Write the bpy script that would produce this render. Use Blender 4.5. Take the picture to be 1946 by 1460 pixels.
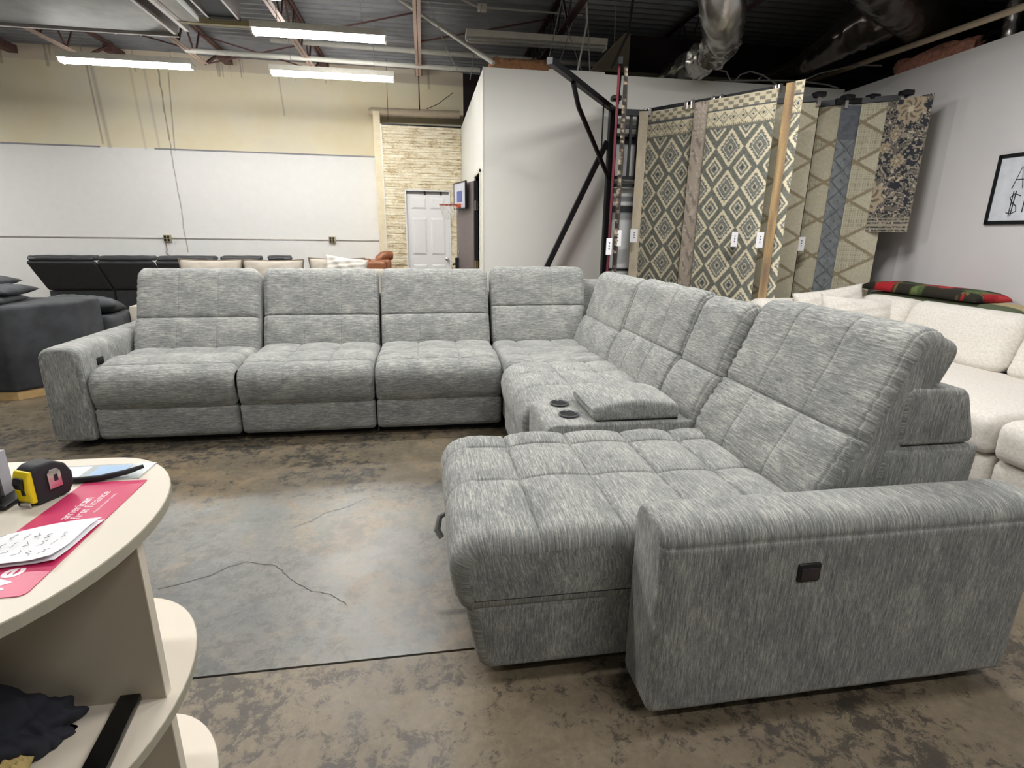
import bpy, bmesh, math, random
import numpy as np
from mathutils import Vector, Matrix
random.seed(7); np.random.seed(7)
S = bpy.context.scene
for o in list(bpy.data.objects): bpy.data.objects.remove(o)
C = S.collection
# ------------------------------------------------------------------ camera
cd = bpy.data.cameras.new('camera'); cam = bpy.data.objects.new('camera', cd); C.objects.link(cam)
right = Vector((0.98765781, -0.15613106, 0.01245589))
down = Vector((-0.03045519, -0.2694437, -0.96253445))
fwd = Vector((0.15363769, 0.95027532, -0.27087317))
m = Matrix((right, -down, -fwd)).transposed().to_4x4(); m.translation = (0, 0, 1.4)
cam.matrix_world = m
cd.sensor_fit = 'HORIZONTAL'; cd.sensor_width = 36; cd.lens = 36 * 1025.5 / 1946
cd.clip_start = .02; cd.clip_end = 100
S.camera = cam
# ------------------------------------------------------------------ world, exposure
w = bpy.data.worlds.new('world'); S.world = w; w.use_nodes = True
w.node_tree.nodes['Background'].inputs[0].default_value = (.8, .85, .9, 1)
w.node_tree.nodes['Background'].inputs[1].default_value = .12
S.view_settings.view_transform = 'Standard'; S.view_settings.look = 'None'
S.view_settings.gamma = 1; S.view_settings.use_curve_mapping = False
S.view_settings.exposure = 0.62
TUBE_E = 62.0      # radiance of the lit tubes
LAMP_W = 52.0      # watts of one strip fixture
# rows of strip fixtures: (x0, x1, y, z, power factor)
FIX_SEEN = [(-4.17, -2.70, 7.90, 3.28, .9), (-1.83, -.31, 7.95, 3.28, .9), (-1.66, -.32, 6.60, 3.33, 1.0)]
FIX_MORE = [(-8.6, -7.1, 7.9, 3.28, 1.0), (-4.6, -3.1, 4.7, 3.33, 1.0), (-1.2, .3, 4.3, 3.33, 1.1), (1.7, 3.0, 3.5, 3.33, 1.05), (-2.6, -1.2, 2.3, 3.33, .6),
            (.6, 1.9, 1.3, 3.33, .45), (-3.6, -2.3, -1.4, 3.33, .3), (1.0, 2.3, -.7, 3.33, .62)]
for (x0, x1, y, z, k) in FIX_MORE:
    ld = bpy.data.lights.new('fluorescent_light', 'AREA'); ld.shape = 'RECTANGLE'
    ld.size = x1 - x0; ld.size_y = .14; ld.energy = LAMP_W * k; ld.color = (1.0, .98, .945)
    lo = bpy.data.objects.new('fluorescent_light', ld); C.objects.link(lo); lo.location = ((x0 + x1) / 2, y, z - .035)

# ------------------------------------------------------------------ helpers
def srgb(r, g, b):
    f = lambda c: (c / 255 / 12.92) if c / 255 <= .04045 else ((c / 255 + .055) / 1.055) ** 2.4
    return (f(r), f(g), f(b), 1)
class NT:
    def __init__(s, name):
        s.m = bpy.data.materials.new(name); s.m.use_nodes = True; s.t = s.m.node_tree; s.n = s.t.nodes
        s.b = s.n['Principled BSDF']
    def add(s, typ, **kw):
        n = s.n.new(typ)
        for k, v in kw.items(): setattr(n, k, v)
        return n
    def link(s, a, b): s.t.links.new(a, b)
    def math(s, op, a, b=None, c=None):
        n = s.add('ShaderNodeMath', operation=op)
        for i, v in enumerate((a, b, c)):
            if v is None: continue
            if isinstance(v, (int, float)): n.inputs[i].default_value = v
            else: s.link(v, n.inputs[i])
        return n.outputs[0]
    def noise(s, vec, scale, detail=3, rough=.55, dist=0):
        n = s.add('ShaderNodeTexNoise'); n.inputs['Scale'].default_value = scale
        n.inputs['Detail'].default_value = detail; n.inputs['Roughness'].default_value = rough
        n.inputs['Distortion'].default_value = dist
        if vec is not None: s.link(vec, n.inputs['Vector'])
        return n.outputs['Fac']
    def ramp(s, fac, stops):
        n = s.add('ShaderNodeValToRGB'); e = n.color_ramp.elements
        while len(e) < len(stops): e.new(.5)
        for i, (p, c) in enumerate(stops): e[i].position = p; e[i].color = c if len(c) == 4 else (*c, 1)
        s.link(fac, n.inputs[0]); return n.outputs[0]
    def mix(s, f, a, b, blend='MIX'):
        n = s.add('ShaderNodeMix', data_type='RGBA', blend_type=blend)
        for i, v in ((0, f), (6, a), (7, b)):
            if isinstance(v, (int, float)): n.inputs[i].default_value = v
            elif isinstance(v, tuple): n.inputs[i].default_value = v
            else: s.link(v, n.inputs[i])
        return n.outputs[2]
    def coord(s, which='Object', scale=(1, 1, 1), rot=(0, 0, 0)):
        c = s.add('ShaderNodeTexCoord'); mp = s.add('ShaderNodeMapping')
        mp.inputs['Scale'].default_value = scale; mp.inputs['Rotation'].default_value = rot
        s.link(c.outputs[which], mp.inputs[0]); return mp.outputs[0]
    def bump(s, h, strength=.3, dist=.005):
        n = s.add('ShaderNodeBump'); n.inputs['Strength'].default_value = strength; n.inputs['Distance'].default_value = dist
        s.link(h, n.inputs['Height']); s.link(n.outputs[0], s.b.inputs['Normal'])
MATS = {}
def plain(name, col, rough=.6, metal=0, emis=None, es=0, var=.08, vs=14, bump=0, coat=0):
    if name in MATS: return MATS[name]
    t = NT(name); b = t.b
    b.inputs['Roughness'].default_value = rough; b.inputs['Metallic'].default_value = metal
    b.inputs['Coat Weight'].default_value = coat
    v = t.coord('Object')
    f = t.noise(v, vs, 4)
    lo = tuple(max(0, c * (1 - var)) for c in col[:3]) + (1,); hi = tuple(min(1, c * (1 + var)) for c in col[:3]) + (1,)
    t.link(t.ramp(f, [(.3, lo), (.7, hi)]), b.inputs['Base Color'])
    if bump: t.bump(t.noise(v, vs * 6, 3), bump, .002)
    if emis: b.inputs['Emission Color'].default_value = emis; b.inputs['Emission Strength'].default_value = es
    MATS[name] = t.m; return t.m
def chenille(name, dark, mid, light, k=.135, su=13, sv=150, bump=.4, cloud=.22):
    t = NT(name); b = t.b; b.inputs['Roughness'].default_value = .92
    b.inputs['Sheen Weight'].default_value = .2; b.inputs['Sheen Roughness'].default_value = .5
    v = t.coord('UV', (su, sv, 1)); v2 = t.coord('UV', (su * 3, sv * 2.8, 1)); v3 = t.coord('UV', (5, 9, 1)); v4 = t.coord('UV', (260, 420, 1))
    n1 = t.noise(v, 1, 3, .6); n2 = t.noise(v2, 1, 2, .6); n3 = t.noise(v3, 1, 4, .6, .4); n4 = t.noise(v4, 1, 2, .6)
    s = t.math('ADD', t.math('ADD', t.math('MULTIPLY', n1, .40), t.math('MULTIPLY', n2, .36)), t.math('MULTIPLY', n4, .24))
    s = t.math('ADD', s, t.math('MULTIPLY', t.math('SUBTRACT', n3, .5), cloud))
    t.link(t.ramp(s, [(.5 - k, dark), (.5, mid), (.5 + k, light)]), b.inputs['Base Color'])
    t.bump(s, bump, .004)
    MATS[name] = t.m; return t.m
def vcol(name, rough=.95, bump=.4):
    if name in MATS: return MATS[name]
    t = NT(name); a = t.add('ShaderNodeVertexColor', layer_name='Col')
    f = t.noise(t.coord('Object'), 180, 2)
    t.link(t.mix(.35, a.outputs[0], t.ramp(f, [(.3, (.25, .25, .25)), (.7, (.85, .85, .85))]), 'OVERLAY'), t.b.inputs['Base Color'])
    t.b.inputs['Roughness'].default_value = rough; t.bump(f, bump, .003)
    MATS[name] = t.m; return t.m

class MB:
    def __init__(s): s.v = []; s.f = []; s.uv = {}
    def poly(s, vs, fs):
        o = len(s.v); s.v += [tuple(p) for p in vs]; s.f += [tuple(i + o for i in f) for f in fs]; return s
    def box(s, x0, x1, y0, y1, z0, z1):
        return s.poly([(x, y, z) for z in (z0, z1) for y in (y0, y1) for x in (x0, x1)],
                      [(0, 2, 3, 1), (4, 5, 7, 6), (0, 1, 5, 4), (2, 6, 7, 3), (0, 4, 6, 2), (1, 3, 7, 5)])
    def prism(s, pts, z0, z1):
        n = len(pts)
        return s.poly([(x, y, z0) for x, y in pts] + [(x, y, z1) for x, y in pts],
                      [tuple(range(n))[::-1], tuple(range(n, 2 * n))] + [(i, (i + 1) % n, n + (i + 1) % n, n + i) for i in range(n)])
    def slab(s, a, b, th, z0, z1):      # vertical board from a to b (xy), thickness th to the right
        a = Vector(a); b = Vector(b); d = (b - a).normalized(); n = Vector((d.y, -d.x)) * th
        return s.prism([tuple(a), tuple(b), tuple(b + n), tuple(a + n)], z0, z1)
    def tube(s, pts, r, n=8, closed=False):
        pts = [Vector(p) for p in pts]; N = len(pts); rs = r if hasattr(r, '__len__') else [r] * N
        rings = []; up = None
        for i, p in enumerate(pts):
            if closed: d = pts[(i + 1) % N] - pts[i - 1]
            else: d = pts[min(i + 1, N - 1)] - pts[max(i - 1, 0)]
            d.normalize()
            if up is None:
                up = Vector((0, 0, 1)) if abs(d.z) < .9 else Vector((1, 0, 0))
            a = d.cross(up)
            if a.length < 1e-4: up = Vector((0, 1, .3)); a = d.cross(up)
            a.normalize(); bb = a.cross(d).normalized(); up = bb
            rings.append([p + (a * math.cos(t * 2 * math.pi / n) + bb * math.sin(t * 2 * math.pi / n)) * rs[i] for t in range(n)])
        vs = [q for R in rings for q in R]; fs = []
        for i in range(N if closed else N - 1):
            j = (i + 1) % N
            for k in range(n): fs.append((i * n + k, i * n + (k + 1) % n, j * n + (k + 1) % n, j * n + k))
        if not closed: fs += [tuple(range(n))[::-1], tuple(range((N - 1) * n, N * n))]
        return s.poly(vs, fs)
    def cyl(s, p0, p1, r, n=16): return s.tube([p0, p1], r, n)
    def beam(s, p0, p1, w, h):
        p0 = Vector(p0); p1 = Vector(p1); d = (p1 - p0).normalized()
        a = d.cross(Vector((0, 0, 1)))
        if a.length < 1e-3: a = Vector((1, 0, 0))
        a.normalize(); b = a.cross(d).normalized(); a *= w / 2; b *= h / 2
        vs = [p + q for p in (p0, p1) for q in (-a - b, a - b, a + b, -a + b)]
        return s.poly(vs, [(3, 2, 1, 0), (4, 5, 6, 7)] + [(i, (i + 1) % 4, 4 + (i + 1) % 4, 4 + i) for i in range(4)])
    def build(s, name, mat, parent=None, bevel=0, smooth=False, label=None, seg=2):
        vs = s.v; off = Vector((0, 0, 0))
        if parent is not None: off = wloc(parent)
        else:
            A = np.array(vs); off = Vector(((A[:, 0].min() + A[:, 0].max()) / 2, (A[:, 1].min() + A[:, 1].max()) / 2, A[:, 2].min()))
        me = bpy.data.meshes.new(name); me.from_pydata([(p[0] - off.x, p[1] - off.y, p[2] - off.z) for p in vs], [], s.f)
        bm = bmesh.new(); bm.from_mesh(me); bmesh.ops.recalc_face_normals(bm, faces=bm.faces)
        if bevel:
            bmesh.ops.bevel(bm, geom=[e for e in bm.edges if e.calc_face_angle(0) > .5], offset=bevel, segments=seg, affect='EDGES', profile=.6, clamp_overlap=True)
        bm.to_mesh(me); bm.free()
        if smooth or bevel: me.shade_smooth(); me.set_sharp_from_angle(angle=.7)
        me.materials.append(mat)
        o = bpy.data.objects.new(name, me); C.objects.link(o)
        if parent is not None: o.parent = parent
        else: o.location = off
        if label: o['label'] = label
        return o
def wloc(o):
    p = Vector((0, 0, 0))
    while o is not None: p += o.location; o = o.parent
    return p
def T(name, label, cat, loc=(0, 0, 0), group=None):
    o = bpy.data.objects.new(name, None); C.objects.link(o); o.location = loc; o.empty_display_size = .1
    o['label'] = label; o['category'] = cat
    if group: o['group'] = group
    return o
def tag(o, label, cat, group=None):
    o['label'] = label; o['category'] = cat
    if group: o['group'] = group
    return o
def struct(o): o['kind'] = 'structure'; return o

# ---------- padded upholstery: a rounded 2-D loop swept along u, with seams
def smoothloop(corners, ds):
    pts = []; n = len(corners)
    for i in range(n):
        p = np.array(corners[i][:2], float); r = corners[i][2]
        a = np.array(corners[i - 1][:2], float); b = np.array(corners[(i + 1) % n][:2], float)
        da = (a - p); la = np.linalg.norm(da); da /= la; db = (b - p); lb = np.linalg.norm(db); db /= lb
        ang = math.acos(max(-1, min(1, float(da @ db))))
        t = min(r / max(math.tan(ang / 2), .05), la * .49, lb * .49)
        p0 = p + da * t; p1 = p + db * t
        k = max(2, int(r * (math.pi - ang) / ds) + 1)
        for j in range(k + 1):
            q = j / k; pts.append((1 - q) ** 2 * p0 + 2 * q * (1 - q) * p + q * q * p1)
    P = np.array(pts); P = np.vstack([P, P[:1]]); Q = [P[0]]
    for a, b in zip(P[:-1], P[1:]):
        k = max(1, int(np.linalg.norm(b - a) / .008)); Q += [a + (b - a) * (j + 1) / k for j in range(k)]
    Q = np.array(Q)
    L = np.concatenate([[0], np.cumsum(np.linalg.norm(np.diff(Q, axis=0), axis=1))])
    return Q, L
def padded(name, mat, parent, corners, u0, u1, mp, su=(), ss=(), reg=None, puff_u=.01, puff_s=.02, re=.05, ds=.016, groove=.005,
           wr=.0, crown=0., ku=.3, swap=False, label=None, taper=None, ru=None, eseam=0, gu_=.6, ef=0):
    """corners [(a,b,r)]; mp(u,a,b)->xyz; su seam u positions; ss [(a,b)] seams on the loop; reg(a,b)->0..1 where puff applies"""
    Q, L = smoothloop(corners, ds); tot = L[-1]
    sseam = []
    for (a, b) in ss:
        d = np.linalg.norm(Q[:-1] - np.array([a, b]), axis=1); sseam.append(L[int(d.argmin())])
    sp = list(np.linspace(0, tot, int(tot / ds), endpoint=False))
    for q in sseam: sp += [q - .009, q - .004, q, q + .004, q + .009]
    sp = np.array(sorted(x % tot for x in sp)); sp = sp[np.concatenate([[True], np.diff(sp) > .0015])]
    P = np.stack([np.interp(sp, L, Q[:, 0]), np.interp(sp, L, Q[:, 1])], 1)
    tn = np.roll(P, -1, 0) - np.roll(P, 1, 0); tn /= np.linalg.norm(tn, axis=1)[:, None] + 1e-9
    area = .5 * np.sum(P[:, 0] * np.roll(P[:, 1], -1) - np.roll(P[:, 0], -1) * P[:, 1])
    N = np.stack([tn[:, 1], -tn[:, 0]], 1) * (1 if area > 0 else -1)
    W = u1 - u0
    us = list(np.linspace(re, W - re, max(3, int((W - 2 * re) / ds))))
    k = 7
    us += [re * (1 - math.cos(i / k * math.pi / 2)) for i in range(k)]; us += [W - re * (1 - math.cos(i / k * math.pi / 2)) for i in range(k)]
    if eseam: us += [x for e in (-.009, -.004, 0, .004, .009) for x in (eseam + e, W - eseam + e)]
    for q in su:
        us += [q - u0 + e for e in (-.009, -.004, 0, .004, .009)]
    us = np.array(sorted(us)); us = us[np.concatenate([[True], np.diff(us) > .0008])]
    t = np.minimum(us, W - us); t = np.clip(t, 0, re)
    off = re - np.sqrt(np.maximum(0, re * re - (re - t) ** 2))
    R = np.array([reg(a, b) for a, b in P]) if reg else np.ones(len(P))
    # seam distances
    def hump(x, edges):
        e = np.array(sorted(edges)); i = np.clip(np.searchsorted(e, x) - 1, 0, len(e) - 2)
        a, b = e[i], e[i + 1]; q = np.clip((x - a) / (b - a), 0, 1)
        return np.sqrt(np.maximum(0, 1 - (2 * q - 1) ** 2)) ** 1.2
    hu = hump(us, [0] + [q - u0 for q in su] + [W]) if len(su) else np.zeros(len(us)) + 1
    gu = np.zeros(len(us))
    for q in su: gu = np.maximum(gu, np.exp(-((us - (q - u0)) / .0045) ** 2))
    if sseam:
        idx = np.where(R > .02)[0]
        smin, smax = sp[idx].min(), sp[idx].max()
        hs = hump(sp, [smin] + [q for q in sseam if smin < q < smax] + [smax])
    else: hs = np.ones(len(sp))
    gs = np.zeros(len(sp))
    for q in sseam: gs = np.maximum(gs, np.exp(-((sp - q) / .0045) ** 2))
    rnd = np.random.rand(8) * 6
    te = np.clip(np.minimum(us, W - us) / ef, 0, 1)[:, None] if ef else 1.0
    HS = 1 - (1 - hs[None, :]) * (te if ef else 1.0)
    D = R[None, :] * (puff_s * HS * (1 - ku + ku * hu[:, None]) + puff_u * hu[:, None] * (.4 + .6 * hs[None, :]))
    Ru = np.array([ru(a, b) for a, b in P]) if ru else np.ones(len(P))
    D = R[None, :] * (puff_s * hs[None, :] * (1 - ku * Ru[None, :] * (1 - hu[:, None])) + puff_u * hu[:, None] * Ru[None, :] * (.4 + .6 * HS))
    D = D - groove * np.maximum(gu_ * gu[:, None] * (R * Ru)[None, :], gs[None, :])
    if eseam: D -= groove * (np.exp(-((us - eseam) / .0045) ** 2) + np.exp(-((W - us - eseam) / .0045) ** 2))[:, None] * R[None, :]
    if crown: D += crown * R[None, :] * np.sin(np.pi * us / W)[:, None] ** .6
    if wr:
        for i in range(3):
            fr = 2 * math.pi / (.028 + .013 * i)
            D += -wr * (.5 + .5 * np.sin(sp * fr + rnd[i] + 2.1 * np.sin(sp * 11 + rnd[i + 3])))[None, :] * (np.exp(-us / .05)[:, None] + np.exp(-(W - us) / .05)[:, None]) * R[None, :]
        D += wr * .8 * R[None, :] * np.sin(us[:, None] * 23 + rnd[6] + 3 * np.sin(sp[None, :] * 9 + rnd[7])) * .5
    n, mN = len(us), len(sp); vs = []
    for i in range(n):
        q = P + N * (D[i] - off[i])[:, None]
        if taper: q = taper(us[i] / W, q)
        for j in range(mN): vs.append(mp(u0 + us[i], q[j, 0], q[j, 1]))
    fs = []
    for i in range(n - 1):
        for j in range(mN):
            jj = (j + 1) % mN; fs.append((i * mN + j, i * mN + jj, (i + 1) * mN + jj, (i + 1) * mN + j))
    fs.append(tuple(range(mN))[::-1]); fs.append(tuple(range((n - 1) * mN, n * mN)))
    offv = wloc(parent)
    A = np.array(vs) - np.array(offv)
    me = bpy.data.meshes.new(name); me.from_pydata(A.tolist(), [], fs)
    uvl = me.uv_layers.new(name='UVMap')
    data = np.zeros((len(me.loops), 2)); li = 0
    ru = random.random() * 7
    for fi, p in enumerate(me.polygons):
        for v in p.vertices:
            i, j = divmod(v, mN)
            if fi >= len(fs) - 2: uv = (P[j, 1] + ru, P[j, 0])
            else:
                sv = sp[j]
                if (j == 0 and fi % mN == mN - 1): sv = tot
                uv = (u0 + us[i] + ru, sv)
                if swap: uv = (uv[1], uv[0])
            data[li] = uv; li += 1
    uvl.data.foreach_set('uv', data.ravel())
    bm = bmesh.new(); bm.from_mesh(me); bmesh.ops.recalc_face_normals(bm, faces=bm.faces); bm.to_mesh(me); bm.free()
    me.shade_smooth(); me.set_sharp_from_angle(angle=1.1)
    me.materials.append(mat)
    o = bpy.data.objects.new(name, me); C.objects.link(o); o.parent = parent
    if label: o['label'] = label
    return o
def pillow(name, mat, parent, c, w, h, th, rot=(0, 0, 0), wr=.006, corner=.35, n=26, piping=None):
    """soft pillow in its own xz plane; w wide, h high, th thick"""
    vs = []; fs = []; R = Matrix.Rotation(rot[2], 3, 'Z') @ Matrix.Rotation(rot[1], 3, 'Y') @ Matrix.Rotation(rot[0], 3, 'X')
    ph = random.random() * 6; off = wloc(parent) if parent is not None else Vector(c)
    idx = {}
    for side in (1, -1):
        for i in range(n + 1):
            for j in range(n + 1):
                x = 2 * i / n - 1; z = 2 * j / n - 1
                edge = i in (0, n) or j in (0, n)
                if side == -1 and edge: idx[(side, i, j)] = idx[(1, i, j)]; continue
                t = (max(0, 1 - abs(x) ** 2.6) * max(0, 1 - abs(z) ** 2.6)) ** .45
                px = x * (1 - .07 * (1 - z * z) * abs(x) ** 3 * 1) ; pz = z * (1 - .07 * (1 - x * x) * abs(z) ** 3)
                y = side * t * th / 2 + wr * math.sin(9 * x + 5 * z + ph) * t + wr * math.sin(17 * z - 6 * x + ph) * t * .5
                p = R @ Vector((px * w / 2, y, pz * h / 2)) + Vector(c)
                idx[(side, i, j)] = len(vs); vs.append(p - off)
        for i in range(n):
            for j in range(n):
                fs.append((idx[(side, i, j)], idx[(side, i + 1, j)], idx[(side, i + 1, j + 1)], idx[(side, i, j + 1)]))
    me = bpy.data.meshes.new(name); me.from_pydata(vs, [], fs)
    uvl = me.uv_layers.new(name='UVMap')
    for l in me.loops:
        v = me.vertices[l.vertex_index].co; uvl.data[l.index].uv = (v.x, v.z)
    bm = bmesh.new(); bm.from_mesh(me); bmesh.ops.recalc_face_normals(bm, faces=bm.faces); bm.to_mesh(me); bm.free()
    me.shade_smooth(); me.materials.append(mat)
    o = bpy.data.objects.new(name, me); C.objects.link(o)
    if parent is not None: o.parent = parent
    else: o.location = c
    if piping is not None:
        ring = [(1, i, 0) for i in range(n)] + [(1, n, j) for j in range(n)] + [(1, i, n) for i in range(n, 0, -1)] + [(1, 0, j) for j in range(n, 0, -1)]
        MB().tube([Vector(vs[idx[k]]) + Vector(c) for k in ring], .009, 6, closed=True).build('piping', piping, o, smooth=True)
    return o

# ------------------------------------------------------------------ materials
def wall_far_mat():
    t = NT('painted_block_wall'); g = t.add('ShaderNodeNewGeometry'); sx = t.add('ShaderNodeSeparateXYZ'); t.link(g.outputs['Position'], sx.inputs[0])
    X, Z = sx.outputs[0], sx.outputs[2]
    n = t.noise(g.outputs['Position'], 1.3, 5); n2 = t.noise(g.outputs['Position'], 9, 4)
    cream = t.ramp(n, [(.3, srgb(234, 221, 186)), (.55, srgb(238, 229, 202)), (.75, srgb(232, 224, 206))])
    white = t.ramp(n2, [(.3, srgb(240, 240, 238)), (.7, srgb(243, 243, 242))])
    up = t.math('GREATER_THAN', Z, 2.62)
    col = t.mix(up, white, cream)
    top = t.math('GREATER_THAN', Z, 3.80)
    col = t.mix(t.math('MULTIPLY', top, .45), col, srgb(205, 188, 180))
    st = None   # stains (their own shape on the wall)
    wob = t.math('MULTIPLY', t.math('SUBTRACT', t.noise(g.outputs['Position'], 3, 3), .5), .10)
    for (x0, x1, z0, z1, wd, a) in [(-4.95, -4.99, 2.66, 3.9, .022, .55), (-4.86, -4.93, 2.6, 3.9, .045, .35), (-3.99, -4.0, 2.75, 3.9, .014, .7),
                                    (-3.93, -3.86, 2.6, 3.75, .016, .6), (-3.95, -4.0, 1.0, 3.8, .014, .7), (-4.35, -4.4, 2.6, 3.9, .03, .2), (-4.15, -4.2, 2.6, 3.8, .03, .22),
                                    (-2.2, -2.25, 3.2, 3.95, .02, .4), (-6.2, -6.2, 3.4, 3.95, .03, .2)]:
        k = (x1 - x0) / (z1 - z0)
        cx = t.math('ADD', t.math('ADD', t.math('MULTIPLY', t.math('SUBTRACT', Z, z0), k), x0), wob if z0 < 2 else 0.0)
        d = t.math('ABSOLUTE', t.math('SUBTRACT', X, cx))
        f = t.math('MULTIPLY', t.math('SUBTRACT', 1.0, t.math('MINIMUM', t.math('DIVIDE', d, wd), 1.0)), a)
        f = t.math('MULTIPLY', f, t.math('MULTIPLY', t.math('GREATER_THAN', Z, z0), t.math('LESS_THAN', Z, z1)))
        st = f if st is None else t.math('MAXIMUM', st, f)
    mpn = t.add('ShaderNodeMapping'); mpn.inputs['Scale'].default_value = (9, 9, .35); t.link(g.outputs['Position'], mpn.inputs[0])
    drip = t.noise(mpn.outputs[0], 1, 4)
    df = t.math('MULTIPLY', t.math('GREATER_THAN', drip, .62), t.math('MULTIPLY', t.math('GREATER_THAN', Z, 3.72), .35))
    st = t.math('MAXIMUM', st, df)
    col = t.mix(st, col, srgb(92, 84, 72))
    t.link(col, t.b.inputs['Base Color']); t.b.inputs['Roughness'].default_value = .75
    t.bump(n2, .15, .004); return t.m
def floor_mat(name, A_, B_, rough, edge=None):
    """A_: (base a, b, c, blotch) near side; B_ optional browner tone beyond world y = edge, sofa reflection painted in"""
    t = NT(name); g = t.add('ShaderNodeNewGeometry'); P = g.outputs['Position']
    n1 = t.noise(P, .8, 6, .6, .4); n2 = t.noise(P, 5.0, 9, .72, .5); n3 = t.noise(P, 34, 7, .7, .3); n4 = t.noise(P, 1.7, 5, .6, .3); nv = t.noise(P, 15, 12, .82, .35)
    def tone(c):
        col = t.ramp(t.math('ADD', t.math('MULTIPLY', n1, .6), t.math('MULTIPLY', n2, .4)), [(.36, c[0]), (.5, c[1]), (.64, c[2])])
        bl = t.math('ADD', t.math('MULTIPLY', nv, .62), t.math('ADD', t.math('MULTIPLY', n4, .38), t.math('MULTIPLY', n3, .1)))
        return t.mix(t.math('MULTIPLY', t.ramp(bl, [(.555, (0, 0, 0)), (.595, (1, 1, 1))]), c[4]), col, c[3])
    col = tone(A_)
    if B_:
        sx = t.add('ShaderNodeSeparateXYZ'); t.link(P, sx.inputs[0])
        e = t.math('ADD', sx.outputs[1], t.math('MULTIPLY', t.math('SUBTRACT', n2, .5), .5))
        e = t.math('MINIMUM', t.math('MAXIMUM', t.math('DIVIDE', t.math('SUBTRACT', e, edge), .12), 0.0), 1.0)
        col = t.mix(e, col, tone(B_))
    col = t.mix(.45, col, t.ramp(n3, [(.3, (.28, .28, .28)), (.7, (.70, .70, .70))]), 'OVERLAY')
    t.link(col, t.b.inputs['Base Color'])
    t.link(t.ramp(n2, [(.3, (rough - .05,) * 3), (.7, (rough + .12,) * 3)]), t.b.inputs['Roughness'])
    t.b.inputs['Specular IOR Level'].default_value = .5
    t.bump(t.math('ADD', n3, n2), .16, .003); return t.m
M_far = wall_far_mat()
M_white = plain('white_paint', srgb(232, 232, 226), .6, var=.02, vs=2, bump=.05)
M_rwall = plain('grey_white_paint', srgb(214, 212, 213), .55, var=.02, vs=2, bump=.06)
M_floor_mid = floor_mat('stained_concrete_reflection', (srgb(92, 95, 94), srgb(106, 105, 99), srgb(138, 121, 98), srgb(66, 66, 64), .5),
                        (srgb(80, 71, 57), srgb(98, 90, 76), srgb(122, 106, 83), srgb(48, 48, 47), .85), .33, 2.72)  # second set paints the sofa's dark brown reflection into the far floor
M_floor_near = floor_mat('brown_stained_concrete', (srgb(102, 91, 75), srgb(118, 106, 88), srgb(130, 118, 99), srgb(50, 47, 44), .8), None, .45)
M_deck = plain('galvanised_deck', srgb(142, 144, 150), .5, .25, var=.15, vs=3)
M_joist = plain('red_oxide_steel', srgb(96, 68, 66), .6, .2, var=.15)
M_joistw = plain('pinkish_primed_steel', srgb(190, 165, 155), .5, .1)
M_black = plain('black_steel', srgb(28, 29, 33), .45, .3, var=.1)
M_blackp = plain('black_plastic', srgb(22, 22, 24), .4)
M_dark = plain('dark_void_paint', srgb(16, 15, 18), .8)
M_maroon = plain('dark_maroon_paint', srgb(38, 22, 26), .7)
M_beige = plain('beige_drywall', srgb(150, 142, 122), .7)
M_pipe = plain('white_pipe', srgb(205, 204, 196), .45, var=.04)
M_pipeb = plain('dusty_beige_pipe', srgb(196, 180, 156), .6)
M_galv = plain('galvanised_sheet', srgb(150, 152, 150), .5, .5, var=.14, vs=5)
M_foil = plain('foil_duct', srgb(175, 173, 170), .25, .9, var=.15, vs=12, bump=.6)
M_bfoil = plain('black_foil_duct', srgb(88, 82, 78), .2, .75, var=.2, vs=10, bump=.5)
M_wire = plain('grey_wire', srgb(150, 150, 146), .6)
M_whitefix = plain('white_enamel', srgb(225, 222, 210), .4)
M_yelfix = plain('aged_enamel', srgb(170, 160, 120), .5)
M_tube = plain('fluorescent_glass', (1, 1, 1, 1), .3, emis=(1, .98, .94, 1), es=TUBE_E)
M_tubeoff = plain('unlit_tube', srgb(190, 190, 188), .3)
M_insul = plain('brown_insulation', srgb(150, 108, 76), .95, var=.3, vs=30, bump=.9)
M_pink = plain('pink_insulation', srgb(168, 118, 100), .95, var=.3, vs=30, bump=.9)
M_oak = plain('light_oak', srgb(200, 168, 118), .5, var=.12, vs=20)
M_lam = plain('cream_laminate', srgb(216, 207, 192), .42, var=.015)
M_lamedge = plain('laminate_edge', srgb(160, 155, 140), .5, var=.02)
M_lampanel = plain('taupe_laminate', srgb(172, 163, 147), .5, var=.02)
M_mag = plain('magenta_print', srgb(202, 52, 100), .35, var=.03)
M_pinktxt = plain('pale_pink_print', srgb(250, 225, 230), .4)
M_paper = plain('white_paper', srgb(238, 238, 242), .7, var=.01)
M_ink = plain('grey_ink', srgb(95, 95, 110), .7)
M_yellow = plain('yellow_plastic', srgb(232, 208, 16), .35, var=.04)
M_rubber = plain('black_rubber', srgb(34, 35, 40), .65, bump=.2)
M_chrome = plain('chrome', srgb(205, 200, 198), .22, .95)
M_red = plain('red_enamel', srgb(170, 40, 38), .4)
M_leather = plain('brown_leather', srgb(140, 86, 56), .42, var=.15)
M_dgrey = plain('dark_grey_fabric', srgb(62, 63, 66), .9, var=.12, vs=20, bump=.3)
M_dtop = plain('charcoal_leatherette', srgb(58, 60, 64), .5, var=.12, bump=.2)
M_velvet = plain('charcoal_velvet', srgb(58, 60, 64), .85, var=.35, vs=6, bump=.2)
M_navy = plain('navy_fabric', srgb(36, 38, 48), .9, var=.15, bump=.3)
M_doorw = plain('white_door_paint', srgb(230, 230, 232), .4, var=.01)
M_doord = plain('grey_brown_door', srgb(112, 102, 102), .5, var=.06)
M_greytan = plain('tan_pillow_fabric', srgb(186, 178, 166), .9, var=.06, vs=40, bump=.3)
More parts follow.
